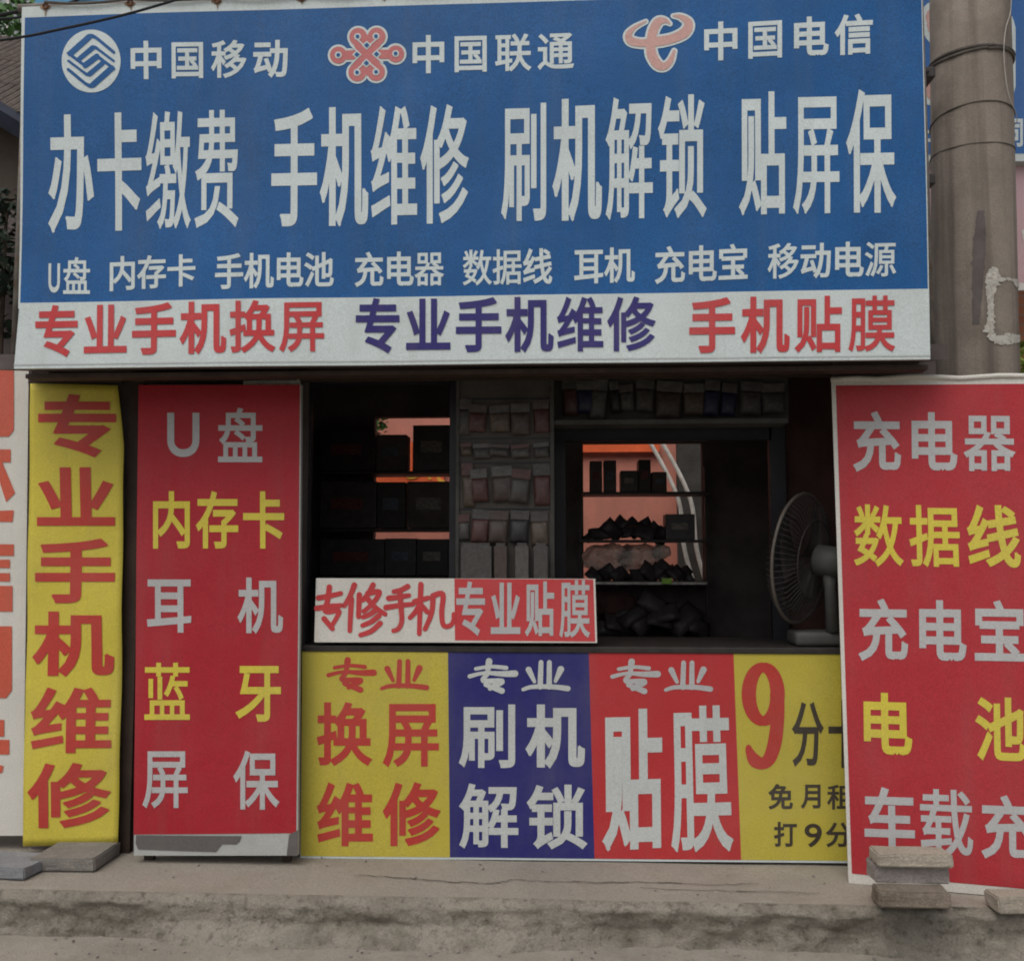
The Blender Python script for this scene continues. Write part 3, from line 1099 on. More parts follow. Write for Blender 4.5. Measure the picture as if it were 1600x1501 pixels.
# ------------------------------------------------------------------ big blue banner
SB = vplane(-0.45, 0.014, 3.0, 1.1)
t = thing('shop_banner', 'large blue shop banner with three emblems and rows of white characters above the kiosk', 'banner', SB.hit(740, 470))
bm = bmesh.new(); sheet(bm, SB, [(34, 11), (1441, -32), (1452, 462), (28, 482)], 60, 26, 0.0, 0.05)
obj('sheet', bm, M['banner_white'], t)
bm = bmesh.new(); sheet(bm, SB, [(39, 28), (1440, -15), (1450, 462), (31, 482)], 60, 26, 0.0015)
obj('blue_field', bm, M['banner_blue'], t)
LW = M['letter_white']
lettering(SB, [("中国移动", [(205, 66), (450, 62), (450, 122), (205, 126)], 1.14)], LW, t, 0.026)
lettering(SB, [("中国联通", [(645, 57), (897, 50), (897, 110), (645, 117)], 1.14)], LW, t, 0.026)
lettering(SB, [("中国电信", [(1100, 36), (1364, 20), (1364, 84), (1100, 97)], 1.14)], LW, t, 0.026)
big = [("办卡缴费", [(74, 180), (373, 170), (373, 358), (74, 364)], 1.06), ("手机维修", [(424, 170), (733, 163), (733, 350), (424, 357)], 1.06),
       ("刷机解锁", [(783, 158), (1104, 148), (1104, 342), (783, 349)], 1.08), ("贴屏保", [(1154, 145), (1400, 138), (1400, 334), (1154, 338)], 1.12)]
for r in big:
    lettering(SB, [r], LW, t, 0.034, 0.013)
small = [("U", (75, 411, 93, 457)), ("盘", (98, 401, 140, 459)), ("内存卡", [(171, 400), (306, 397), (306, 447), (171, 455)]),
         ("手机电池", [(337, 397), (522, 394), (522, 449), (337, 454)]), ("充电器", [(554, 394), (694, 391), (694, 447), (554, 449)]),
         ("数据线", [(723, 390), (863, 388), (863, 444), (723, 447)]), ("耳机", [(897, 388), (992, 386), (992, 441), (897, 445)]),
         ("充电宝", [(1023, 385), (1168, 381), (1168, 438), (1023, 444)]), ("移动电源", [(1199, 381), (1400, 377), (1400, 433), (1199, 437)])]
lettering(SB, small, LW, t, 0.024, 0.02)

# ring emblem with two interlocked hooks
cv = lambda p: (90 + p[0] / 13.645, 40 + p[1] / 13.645)
e = obj  # alias kept short below
bm = bmesh.new(); drawn(bm, SB, [disc(725, 770, 630, 665, 48)], cv, 0.003, 0.2); fix_normals(bm, SB)
emb = obj('emblem', bm, LW, t, label='white round emblem with interlocked blue hooks')
half = [[(285, 612, 130), (690, 262, 130)], [(690, 250, 100), (750, 240, 85), (850, 290, 65), (1215, 592, 65)],
        [(235, 602, 60), (610, 882, 70)], [(480, 722, 105), (760, 492, 110)], [(760, 482, 90), (825, 488, 70), (890, 535, 55), (1210, 775, 52)],
        [(600, 842, 100), (850, 668, 110)]]
polys = []
for p in half:
    polys += stroke_polys(p, 60)
    polys += stroke_polys([(1450 - x, 1540 - y, w) for x, y, w in p], 60)
bm = bmesh.new(); drawn(bm, SB, polys, cv, 0.0045, 0.2); fix_normals(bm, SB)
obj('hook', bm, M['banner_blue'], emb)

# knot emblem
cv = lambda p: (505 + p[0] / 11.43, 35 + p[1] / 11.43)


def knot(g):
    P = [disc(x, y, r + g) for x, y, r in ((630, 275, 172), (960, 272, 172), (275, 598, 165), (1300, 582, 165), (612, 908, 172), (950, 902, 172))]
    for a in ([(630, 275), (950, 902)], [(960, 272), (612, 908)]):
        P += stroke_polys([(x, y, 300 + 2 * g) for x, y in a], 1)
    P += stroke_polys([(400, 598, 190 + 2 * g), (1180, 586, 190 + 2 * g)], 1)
    P.append([(430 - g, 590), (785, 330 - g), (1140 + g, 590), (785, 850 + g)])
    P.append([(640, 180 - g), (785, 300), (950, 180 - g), (950, 400), (640, 400)]) if False else None
    P = [p for p in P if p]
    P.append([(700, 330), (785, 215 - g), (880, 330)]); P.append([(700, 850), (785, 985 + g), (880, 850)])
    return P


bm = bmesh.new(); drawn(bm, SB, knot(26), cv, 0.003, 0.2); fix_normals(bm, SB)
emb = obj('emblem', bm, LW, t, label='pink knot emblem with a white outline')
bm = bmesh.new(); drawn(bm, SB, knot(-14), cv, 0.0045, 0.2); fix_normals(bm, SB)
obj('knot', bm, M['emblem_pink'], emb)
holes = [(785, 430), (610, 595), (960, 590), (778, 748)]; eyes = [(620, 275), (950, 272), (275, 600), (1300, 580), (610, 912), (950, 905)]
P = []
for x, y in holes:
    P.append([(x - 85, y), (x, y - 80), (x + 85, y), (x, y + 80)])
for x, y in eyes:
    P.append(disc(x, y, 62))
for a in ([(615, 320), (740, 440)], [(950, 330), (830, 430)], [(490, 420), (610, 535)], [(1090, 410), (960, 530)], [(500, 770), (610, 660)], [(1070, 740), (960, 650)],
          [(600, 870), (730, 750)], [(960, 850), (830, 745)]):
    P += stroke_polys([(x, y, 24) for x, y in a], 1)
bm = bmesh.new(); drawn(bm, SB, P, cv, 0.006, 0.2); fix_normals(bm, SB)
obj('knot_outline', bm, LW, emb)
for q in [[(x - 50, y), (x, y - 48), (x + 50, y), (x, y + 48)] for x, y in holes] + [disc(x, y, 34) for x, y in eyes]:
    bm = bmesh.new()
    drawn(bm, SB, [q], cv, 0.0075, 0.2); fix_normals(bm, SB)
    obj('knot_hole', bm, M['banner_blue'], emb)

# looped ribbon emblem
cv = lambda p: (960 + p[0] / 11.43, 15 + p[1] / 11.43)


def ribbon(g):
    a = smooth_path([(990, 272, 45), (900, 215, 110), (780, 240, 175), (690, 400, 190), (650, 640, 190), (665, 830, 200), (770, 1000, 190), (900, 1030, 150), (1000, 930, 120), (1065, 760, 70)])
    b = smooth_path([(1050, 130, 50), (1190, 150, 110), (1320, 260, 175), (1260, 420, 200), (1050, 530, 185), (780, 590, 190), (500, 620, 160), (300, 580, 170), (250, 470, 140), (360, 340, 85), (560, 232, 50)])
    return stroke_polys([(x, y, w + g) for x, y, w in a], 1, 16) + stroke_polys([(x, y, w + g) for x, y, w in b], 1, 16)


bm = bmesh.new(); drawn(bm, SB, ribbon(52), cv, 0.003, 0.2); fix_normals(bm, SB)
emb = obj('emblem', bm, LW, t, label='pale pink looped ribbon emblem with a white outline')
bm = bmesh.new(); drawn(bm, SB, ribbon(-26), cv, 0.0045, 0.2); fix_normals(bm, SB)
obj('ribbon', bm, M['emblem_pale'], emb)

# lacing along the top hem, with rusty eyelets
top = lambda x: 9 - 0.0305 * (x - 34)
ties = [72, 205, 340, 472, 600, 735, 870]
bm = bmesh.new()
pts = []
for a, b in zip(ties, ties[1:]):
    for k in range(10):
        u = k / 10
        x = a + (b - a) * u
        pts.append(SB.at(x, top(x) - 2 + 4.5 * math.sin(math.pi * u), 0.012))
tube(bm, pts, 0.006, 6)
obj('lacing', bm, M['cord'], t)
for x in ties:
    bm = bmesh.new()
    p = SB.at(x, top(x) + 3, 0.006)
    ringpts = [p + Vector((math.cos(a) * 0.012, 0, math.sin(a) * 0.012)) for a in [2 * math.pi * k / 14 for k in range(15)]]
    tube(bm, ringpts, 0.004, 6, False)
    tube(bm, [p + Vector((0, -0.004, 0.008)), p + Vector((0, -0.006, 0.05)), p + Vector((0, 0.05, 0.075))], 0.004, 6)
    obj('eyelet', bm, M['rust'], t)
    bm = bmesh.new()
    y_ = top(x) + 3
    drawn(bm, SB, stroke_polys([(x - 7, y_ + 1, 5), (x + random.uniform(-2, 2), y_ + 2, 8), (x + 6, y_ + 1, 4)], 1) + stroke_polys([(x, y_, 5), (x + random.uniform(-1, 1), y_ + random.uniform(8, 15), 1.5)], 1), lambda q: q, 0.0026, 0.01)
    fix_normals(bm, SB)
    obj('rust_stain', bm, M['rust_pale'], t)

# steel frame carrying the banner
t = thing('steel_frame', 'rusty steel tube frame carrying the blue banner on the kiosk roof', 'frame', vplane(-0.36).hit(740, 440))
bm = bmesh.new()
sf = vplane(-0.36)
tube(bm, [sf.hit(30, 14), sf.hit(1445, -28)], 0.02, 8); obj('top_rail', bm, M['steel'], t, True)
for px in (45, 395, 745, 1095, 1435):
    bm = bmesh.new()
    a = sf.hit(px, 14 - 0.03 * (px - 30)); tube(bm, [Vector((a.x, a.y, Z_ROOF + 0.07)), a], 0.018, 8)
    obj('upright', bm, M['steel'], t, True)
    bm = bmesh.new()
    tube(bm, [Vector((a.x, a.y + 0.02, a.z - 0.3)), Vector((a.x, 1.3, roof_z(1.3) + 0.07))], 0.014, 8)
    obj('stay', bm, M['steel'], t, True)

# ------------------------------------------------------------------ white strip banner below it
SW = vplane(-0.475, 0.014, 3.0, 1.1)
t = thing('strip_banner', 'long off white banner strip with red and navy characters below the blue banner', 'banner', SW.hit(740, 570))


def strip_sheet():
    bm = bmesh.new()
    sheet(bm, SW, [(30, 473), (1452, 451), (1454, 561), (22, 576)], 70, 10, 0.0, 0.02)
    return bm


obj('sheet', strip_sheet(), M['banner_white'], t)
bm = bmesh.new()
drawn(bm, SW, [[(22, 569), (1454, 554.5), (1454, 556.5), (22, 571)]], lambda p: p, 0.002, 0.01); fix_normals(bm, SW)
obj('hem_shade_line', bm, mat('hem_shadow_grey', (0.44, 0.46, 0.45), 0.6, 0.1, 8), t)  # flat grey strip painting in the shade along the hem
lettering(SW, [("专业手机换屏", [(55, 477), (507, 467), (507, 551), (55, 559)], 1.06)], M['letter_red'], t, 0.026)
lettering(SW, [("专业手机维修", [(556, 466), (1025, 462), (1025, 550), (556, 553)], 1.06)], M['letter_navy'], t, 0.026)
lettering(SW, [("手机贴膜", [(1077, 465), (1399, 460), (1399, 551), (1077, 553)], 1.10)], M['letter_red'], t, 0.026)
bm = bmesh.new()
boxpx(bm, 40, 577, 1450, 584, -0.40, 0.08)
tag(obj('timber_batten', bm, M['wood']), 'brown timber batten under the lower edge of the white banner strip', 'batten')

# sky blue sheet above the banner, only its lower edge in the picture
SL = vplane(-0.30)
t = thing('upper_sheet', 'light blue sheet just above the top left edge of the big banner', 'sheet', SL.hit(300, 0))
bm = bmesh.new(); sheet(bm, SL, [(55, -70), (1000, -100), (1000, -25), (55, 7)], 10, 4, 0, 0.02); obj('sheet', bm, M['light_blue'], t)
bm = bmesh.new(); tube(bm, [SL.at(55, 8, 0.0), SL.at(1000, -24, 0.0)], 0.008, 6); obj('bottom_rail', bm, M['steel'], t)

# ------------------------------------------------------------------ yellow hanging banner on the left
SY = vplane(-0.03, 0.02, 8.0, 2.2)
t = thing('yellow_banner', 'narrow yellow vertical banner with six red characters at the left end of the kiosk', 'banner', SY.hit(112, 1318))


def yellow_edge(u, v):
    # right edge folds in at the top, corners sag
    if v > 0.86:
        return u * (1 - 0.075 * (v - 0.86) / 0.14)
    return u * (1 - 0.02 * (1 - v) ** 4)


bm = bmesh.new(); sheet(bm, SY, [(47, 599), (194, 602), (187, 1317), (37, 1321)], 16, 60, 0, 0.006, yellow_edge)
obj('sheet', bm, M['yellow'], t, True)
ych = [("专", (60, 616, 181, 715)), ("业", (57, 730, 180, 821)), ("手", (55, 841, 180, 942)), ("机", (50, 955, 178, 1057)), ("维", (49, 1073, 175, 1175)), ("修", (45, 1190, 174, 1292))]
lettering(SY, ych, M['red_on_yellow'], t, 0.030)
bm = bmesh.new(); boxpx(bm, 44, 588, 190, 599, -0.02, 0.025); obj('batten', bm, M['wood'], t)

# white neighbour board with orange red strokes, cut by the left of the picture
SN = vplane(0.02)
t = thing('white_board', 'white vertical board with orange red characters at the far left edge', 'board', SN.hit(10, 1308))
bm = bmesh.new(); sheet(bm, SN, [(-130, 560), (45, 560), (36, 1305), (-140, 1305)], 6, 30, 0, 0.03); obj('panel', bm, M['sign_white'], t)
bm = bmesh.new()
frag = [[(-60, 568), (22, 568), (22, 672), (14, 682), (-20, 682), (-60, 660)], [(-60, 702), (17, 702), (17, 722), (-60, 722)], [(-10, 722), (4, 722), (24, 770), (10, 784)],
        [(-60, 800), (22, 797), (20, 815), (-60, 815)], [(-60, 850), (22, 850), (22, 868), (-60, 868)], [(-40, 874), (16, 874), (16, 887), (-40, 887)],
        [(-40, 895), (16, 895), (16, 908), (-40, 908)], [(-30, 915), (20, 915), (20, 955), (-30, 955)],
        [(-60, 978), (19, 978), (19, 1078), (10, 1090), (-20, 1090), (-60, 1060)], [(-10, 1124), (7, 1124), (7, 1150), (-10, 1150)], [(-60, 1155), (15, 1155), (15, 1178), (-60, 1178)],
        [(-20, 1190), (6, 1196), (4, 1206), (-20, 1214)]]
bm.free()
for grp in (frag[:1], frag[1:4], frag[4:8], frag[8:9], frag[9:]):
    bm = bmesh.new()
    for f_ in grp:
        drawn(bm, SN, [f_], lambda p: p, 0.003, 0.05)
    fix_normals(bm, SN); obj('lettering', bm, M['orange_red'], t)

# ------------------------------------------------------------------ tall red board on the left
SR = Surf((0, -0.135, ZP), (0, -1, 0.03), 0.006, 5.0, 1.2)
t = thing('red_board', 'tall red board listing accessories in white and yellow characters, left of the window', 'board', SR.hit(340, 1337))


def frame_board(bm, surf, quad, thick):
    sheet(bm, surf, quad, 8, 24, 0.0, thick)


bm = bmesh.new(); frame_board(bm, SR, [(217, 602), (470.5, 601), (465, 1336), (209, 1336)], 0.03); obj('panel', bm, M['hem_grey'], t)
bm = bmesh.new(); sheet(bm, SR, [(217, 602), (468.5, 601), (463, 1301), (209, 1303)], 8, 24, 0.0015); obj('red_field', bm, M['red'], t)
bm = bmesh.new()
for q in ([(213, 1304), (373, 1305), (371, 1318), (212, 1317)], [(212, 1316), (349, 1316), (338, 1330), (216, 1326)], [(360, 1306), (378, 1305), (374, 1315), (362, 1317)], [(452, 1303), (466, 1296), (465, 1336), (448, 1336)]):
    drawn(bm, SR, [q], lambda p: p, 0.003, 0.05)
fix_normals(bm, SR); obj('torn_tape', bm, M['grey_tape'], t, label='torn grey tape along the bottom')
lettering(SR, [("U", (262, 645, 312, 714))], M['letter_grey'], t, 0.018)
lettering(SR, [("盘", (341, 637, 410, 722)), ], M['letter_grey'], t, 0.024)
lettering(SR, [("内存卡", (240, 767, 444, 857), 1.06)], M['letter_yellow'], t, 0.022)
lettering(SR, [("耳", (230, 905, 299, 988)), ("机", (371, 902, 442, 990))], M['letter_grey'], t, 0.022)
lettering(SR, [("蓝", (226, 1035, 297, 1124)), ("牙", (368, 1040, 439, 1127))], M['letter_yellow'], t, 0.022)
lettering(SR, [("屏", (223, 1173, 294, 1262)), ("保", (365, 1172, 437, 1264))], M['letter_grey'], t, 0.022)
bm = bmesh.new()
for x in (225, 440):
    boxpx(bm, x, 1336, x + 14, 1346, -0.085, 0.03)
obj('foot', bm, M['wood'], t)
bm = bmesh.new(); boxpx(bm, 380, 593, 468, 603, -0.02, 0.02)
tag(obj('paper_strip', bm, M['paint_scrap']), 'pale paper strip above the top right corner of the left red board', 'paper')

# ------------------------------------------------------------------ printed banner on the counter front
SCB = vplane(-0.004, 0.005, 9.0, 1.6)
t = thing('counter_banner', 'long printed banner of yellow, blue and red fields along the counter front', 'banner', SCB.hit(800, 1342))
bm = bmesh.new(); sheet(bm, SCB, [(472, 1015), (1440, 1015), (1460, 1349), (469, 1340)], 60, 14, 0.0, 0.006); obj('sheet', bm, M['banner_white'], t)
fx = [(472, 700, 470, 703), (700, 920, 703, 929), (920, 1146, 929, 1158), (1146, 1438, 1158, 1456)]
yb = lambda x: 1336.5 + (x - 470) * 0.009
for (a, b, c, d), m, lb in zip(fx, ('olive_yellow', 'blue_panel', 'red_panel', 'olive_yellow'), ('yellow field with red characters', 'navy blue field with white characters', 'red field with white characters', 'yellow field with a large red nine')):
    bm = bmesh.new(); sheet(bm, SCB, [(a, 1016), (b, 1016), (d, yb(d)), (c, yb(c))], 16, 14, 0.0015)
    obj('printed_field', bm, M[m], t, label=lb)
cv = lambda p: (450 + p[0] / 2.909, 1000 + p[1] / 2.909)
zy = [[(212, 124, 12), (280, 114, 12), (350, 120, 14)], [(272, 90, 22), (264, 150, 14)], [(184, 158, 14), (250, 143, 12), (330, 147, 18), (390, 146, 22)],
      [(264, 150, 14), (246, 178, 16), (330, 180, 18), (300, 200, 18), (276, 214, 14)], [(256, 196, 14), (330, 224, 20)]]
ye = [[(508, 95, 16), (504, 206, 18)], [(546, 95, 16), (545, 206, 18)], [(452, 128, 20), (478, 182, 12)], [(598, 126, 22), (574, 180, 12)],
      [(427, 218, 12), (470, 206, 14), (560, 206, 16), (630, 214, 18)]]


def official(dx, dy, m):
    for grp in (zy, ye):
        bm = bmesh.new()
        P = []
        for st in grp:
            P += stroke_polys(smooth_path([(x + dx, y + dy, w * 1.38) for x, y, w in st], 4), 1)
        drawn(bm, SCB, P, cv, 0.003, 0.05)
        fix_normals(bm, SCB)
        obj('lettering', bm, m, t)


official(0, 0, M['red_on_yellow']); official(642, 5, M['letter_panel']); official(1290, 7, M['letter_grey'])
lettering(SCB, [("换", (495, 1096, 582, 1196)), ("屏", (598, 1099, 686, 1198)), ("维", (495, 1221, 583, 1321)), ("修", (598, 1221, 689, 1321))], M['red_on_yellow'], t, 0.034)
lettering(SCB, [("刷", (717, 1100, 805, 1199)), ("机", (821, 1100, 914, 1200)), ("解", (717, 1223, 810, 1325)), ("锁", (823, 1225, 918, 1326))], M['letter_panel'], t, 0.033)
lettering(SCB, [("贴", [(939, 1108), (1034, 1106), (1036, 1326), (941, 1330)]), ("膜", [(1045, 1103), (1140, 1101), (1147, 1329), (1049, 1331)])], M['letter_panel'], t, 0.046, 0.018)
cv9 = lambda p: (1000 + p[0] / 2.667, 1000 + p[1] / 2.667)
bowl = [(513 + 60 * math.sin(a), 224 - 112 * math.cos(a), 40 + 20 * abs(math.sin(a))) for a in [2 * math.pi * k / 32 for k in range(33)]]
tail = smooth_path([(571, 225, 60), (573, 320, 56), (562, 420, 58), (540, 490, 54), (510, 512, 50), (478, 500, 54), (458, 466, 36), (452, 446, 24)], 6)
bm = bmesh.new(); drawn(bm, SCB, stroke_polys(bowl, 1) + stroke_polys(tail, 1), cv9, 0.003, 0.05); fix_normals(bm, SCB)
obj('lettering', bm, M['red_on_yellow'], t, label='large red nine')
lettering(SCB, [("分", (1237, 1096, 1287, 1197)), ("卡", (1294, 1093, 1344, 1199))], M['letter_dark'], t, 0.03, 0.012)
lettering(SCB, [("免", (1200, 1224, 1239, 1264)), ("月", (1251, 1225, 1282, 1263)), ("租", (1292, 1225, 1334, 1264))], M['letter_dark'], t, 0.026)
lettering(SCB, [("打", (1209, 1283, 1245, 1322)), ("分", (1290, 1284, 1331, 1323))], M['letter_dark'], t, 0.026)
lettering(SCB, [("9", (1257, 1286, 1284, 1323))], M['letter_dark'], t, 0.012)

# ------------------------------------------------------------------ small sign leaning on the counter
SS = Surf((0, -0.03, Z_COUNTER), (0, -1, 0.06), 0.003, 2.0, 2.0)
t = thing('counter_sign', 'small white and red sign standing on the counter, half handwritten', 'sign', SS.hit(712, 1003))
bm = bmesh.new(); sheet(bm, SS, [(494, 903), (930, 904), (933, 1004), (491, 1003)], 20, 6, 0.0, 0.012); obj('panel', bm, M['sign_white'], t)
bm = bmesh.new(); sheet(bm, SS, [(710, 904), (927, 905), (930, 1002), (711, 1000)], 10, 6, 0.0012); obj('red_field', bm, M['letter_red'], t)
cv = lambda p: (440 + p[0] / 3.077, 560 + p[1] / 3.077)
hand = [[[(178, 1150), (235, 1140), (285, 1128)], [(170, 1200), (235, 1190), (290, 1186)], [(230, 1098), (222, 1160), (212, 1215), (275, 1212), (262, 1250), (236, 1292)], [(205, 1250), (245, 1298)]],
        [[(350, 1088), (330, 1140), (302, 1188)], [(336, 1155), (332, 1230), (328, 1308)], [(374, 1135), (370, 1240)],
         [(440, 1088), (420, 1125), (392, 1160)], [(415, 1128), (470, 1122), (440, 1175), (395, 1215)], [(410, 1150), (450, 1195), (498, 1228)],
         [(455, 1205), (425, 1228), (392, 1242)], [(468, 1235), (430, 1265), (390, 1282)], [(474, 1272), (430, 1310), (380, 1328)]],
        [[(606, 1095), (575, 1112), (540, 1120)], [(515, 1152), (565, 1146), (612, 1138)], [(502, 1196), (570, 1186), (632, 1180)], [(568, 1115), (574, 1190), (578, 1260), (562, 1298), (538, 1308)]],
        [[(640, 1168), (705, 1150)], [(670, 1086), (666, 1200), (662, 1322)], [(668, 1172), (645, 1215), (618, 1245)], [(675, 1190), (702, 1218)],
         [(728, 1140), (722, 1220), (690, 1300)], [(728, 1140), (775, 1132), (770, 1220), (778, 1280), (808, 1284), (826, 1262), (828, 1228)]]]
for ch in hand:
    bm = bmesh.new()
    P = []
    for st in ch:
        n = len(st)
        P += stroke_polys(smooth_path([(x, y, 27 - 7 * i / n) for i, (x, y) in enumerate(st)], 5), 1)
    drawn(bm, SS, P, cv, 0.003, 0.05)
    fix_normals(bm, SS); obj('lettering', bm, M['letter_red'], t, label='handwritten red character')
lettering(SS, [("专", (713, 908, 758, 993)), ("业", (767, 910, 813, 990)), ("贴", (820, 908, 866, 994)), ("膜", (874, 906, 922, 996))], M['letter_grey'], t, 0.032, 0.022)

# ------------------------------------------------------------------ red board on the right, in front of the pole
A = ground_hit(1326, 1380, ZP); B = ground_hit(1560, 1401, ZP)
hd = (B - A); hd.z = 0; hd.normalize()
hn = Vector((hd.y, -hd.x, 0))
if hn.y > 0:
    hn = -hn
SRR = Surf(A, hn + Vector((0, 0, 0.035)), 0.006, 12.0, 1.2)
t = thing('red_board', 'wide red board with a white hem leaning before the concrete pole on the right', 'board', SRR.hit(1450, 1388))
bm = bmesh.new(); sheet(bm, SRR, [(1299, 592), (1690, 588), (1700, 1412), (1326, 1379)], 24, 30, 0.0, 0.035); obj('panel', bm, M['sign_white'], t)
bm = bmesh.new(); sheet(bm, SRR, [(1306, 602), (1682, 599), (1692, 1396), (1331, 1364)], 24, 30, 0.0015); obj('red_field', bm, M['red_bright'], t)
lettering(SRR, [("充电器", [(1332, 642), (1586, 644), (1587, 738), (1333, 737)], 1.1)], M['letter_grey'], t, 0.026)
lettering(SRR, [("数据线", [(1334, 786), (1590, 789), (1596, 887), (1334, 885)], 1.1)], M['letter_yellow'], t, 0.026)
lettering(SRR, [("充电宝", [(1341, 934), (1600, 938), (1602, 1037), (1341, 1032)], 1.1)], M['letter_grey'], t, 0.026)
lettering(SRR, [("电", [(1349, 1081), (1424, 1083), (1426, 1180), (1350, 1177)]), ("池", [(1523, 1088), (1602, 1090), (1604, 1190), (1524, 1187)])], M['letter_yellow'], t, 0.026)
lettering(SRR, [("车", [(1350, 1228), (1428, 1230), (1430, 1328), (1351, 1325)]), ("载", [(1437, 1231), (1519, 1234), (1521, 1338), (1438, 1334)]), ("充", [(1532, 1240), (1612, 1243), (1614, 1344), (1533, 1340)])], M['letter_grey'], t, 0.026)
bm = bmesh.new()
tube(bm, [SRR.at(x, y, 0.0) for x, y in ((1298, 593), (1340, 590.5), (1370, 592), (1420, 588), (1460, 589), (1500, 591), (1560, 587), (1690, 588))], 0.012, 8)
obj('hem_roll', bm, M['sign_white'], t, True)

# ------------------------------------------------------------------ pavers and bricks
def slab(name, label, cat, m, rect, depth, z0, z1, group=None, yaw=0.0, bev=0.006):
    """rect: left px, right px and the pixel row where its front face meets z0"""
    l, r, py = rect
    a = ground_hit(l, py, z0); b = ground_hit(r, py, z0)
    y = (a.y + b.y) / 2
    bm = bmesh.new()
    box(bm, a.x, b.x, y, y + depth, z0, z1, 0, 0, 0.003)
    bmesh.ops.bevel(bm, geom=bm.edges[:], offset=bev, segments=2, affect='EDGES')
    bmesh.ops.subdivide_edges(bm, edges=bm.edges[:], cuts=3, use_grid_fill=True)
    c = Vector(((a.x + b.x) / 2, y, z0))
    for v in bm.verts:
        n = noise.noise_vector(v.co * 22) + noise.noise_vector(v.co * 60) * 0.6
        if v.co.z > z0 + 0.004:
            v.co += Vector((n.x, n.y, n.z)) * 0.0036
        v.co = c + Matrix.Rotation(math.radians(yaw), 3, 'Z') @ (v.co - c)
    return tag(obj(name, bm, M[m]), label, cat, group)


slab('paver', 'grey concrete paver lying under the foot of the yellow banner', 'paver', 'paver', (44, 148, 1361), 0.26, ZP + 0.005, ZP + 0.062)
slab('stone_slab', 'blue grey stone slab at the far left edge beside the paver', 'slab', 'slab', (-60, 42, 1372), 0.24, ZP + 0.005, ZP + 0.05, yaw=-6)
z = ZP + 0.004
G = 'pavers and bricks stacked against the right red board'
slab('brick', 'brown brick lowest in the stack before the right red board', 'brick', 'brick_brown', (1375, 1486, 1419), 0.10, z, z + 0.056, G, 0.5)
slab('brick', 'dark brown brick second from bottom in the stack before the right red board', 'brick', 'brick_brown', (1376, 1487, 1418), 0.10, z + 0.058, z + 0.116, G, -0.6)
# the two pavers on top lie a little forward
slab('paver', 'mauve grey paver second from top in the stack before the right red board', 'paver', 'paver_grey', (1369, 1484, 1380), 0.115, z + 0.118, z + 0.185, G, 1.2)
slab('paver', 'pale grey paver topmost in the stack before the right red board', 'paver', 'paver_pale', (1373, 1488, 1356), 0.115, z + 0.187, z + 0.240, G, -0.8)
slab('brick', 'pale brick lying alone at the right edge of the pavement', 'brick', 'paver_pale', (1560, 1680, 1427), 0.11, z, z + 0.062, None, 3.0)

# ------------------------------------------------------------------ concrete pole
PYC = 0.12
PS = vplane(PYC)


def pole_axis(py):
    u = py / 580.0
    return PS.hit(1515 + 9 * u, py), (59.5 + 4.5 * u) * depth(PS.hit(1515, py)) / FPX * 0.97


pa, ra = pole_axis(-40); pb, rb = pole_axis(580)
kz = (pa.z - ZP) / (pa.z - pb.z)
p0 = pa + (pb - pa) * kz; r0 = ra + (rb - ra) * kz
p1 = pb + (pa - pb) * 4.2; r1 = rb + (ra - rb) * 4.2


def pole_pt(z, ang, off=0.0):
    """ang 0 faces the camera, positive to the right"""
    u = (z - p0.z) / (p1.z - p0.z)
    c = p0.lerp(p1, u); r = r0 + (r1 - r0) * u + off
    return c + Vector((math.sin(ang) * r, -math.cos(ang) * r, 0))


def pole_px(px, py, off):
    c, r = pole_axis(py)
    s = (px - (1515 + 9 * py / 580.0)) / (59.5 + 4.5 * py / 580.0)
    return pole_pt(c.z, math.asin(max(-0.995, min(0.995, s))), off)


t = thing('utility_pole', 'thick round concrete pole with wire bands and torn paper, right of the banner', 'pole', p0)
bm = bmesh.new()
rings = []
NZ, NA = 50, 56
for j in range(NZ + 1):
    z_ = p0.z + (p1.z - p0.z) * j / NZ
    rings.append([bm.verts.new(pole_pt(z_, 2 * math.pi * i / NA, 0.003 * noise.noise(Vector((i * 0.3, z_ * 2, 1))))) for i in range(NA)])
for j in range(NZ):
    for i in range(NA):
        bm.faces.new([rings[j][i], rings[j][(i + 1) % NA], rings[j + 1][(i + 1) % NA], rings[j + 1][i]])
bm.faces.new(rings[-1])
obj('shaft', bm, M['pole'], t, True)
for py, r_, sag, lb in ((99, 0.008, 3, 'thick dark band'), (192, 0.0035, -7, None), (243, 0.0025, 5, None)):
    bm = bmesh.new()
    c, _ = pole_axis(py); sc = depth(c) / FPX
    pts = [pole_pt(c.z - sag * sc * math.cos(2 * math.pi * i / 40) + 0.004 * noise.noise(Vector((i * 0.8, py, 0))) * math.sin(math.pi * i / 40), 2 * math.pi * i / 40, r_ * 0.6) for i in range(41)]
    tube(bm, pts, r_, 6, False)
    if lb:
        tube(bm, [p + Vector((0, 0, -0.017)) + Vector((0, 0, 0.006)) * math.sin(k * 0.5) for k, p in enumerate(pts)], r_ * 0.8, 6, False)
    obj('wire_band', bm, M['cord'], t, label=lb)


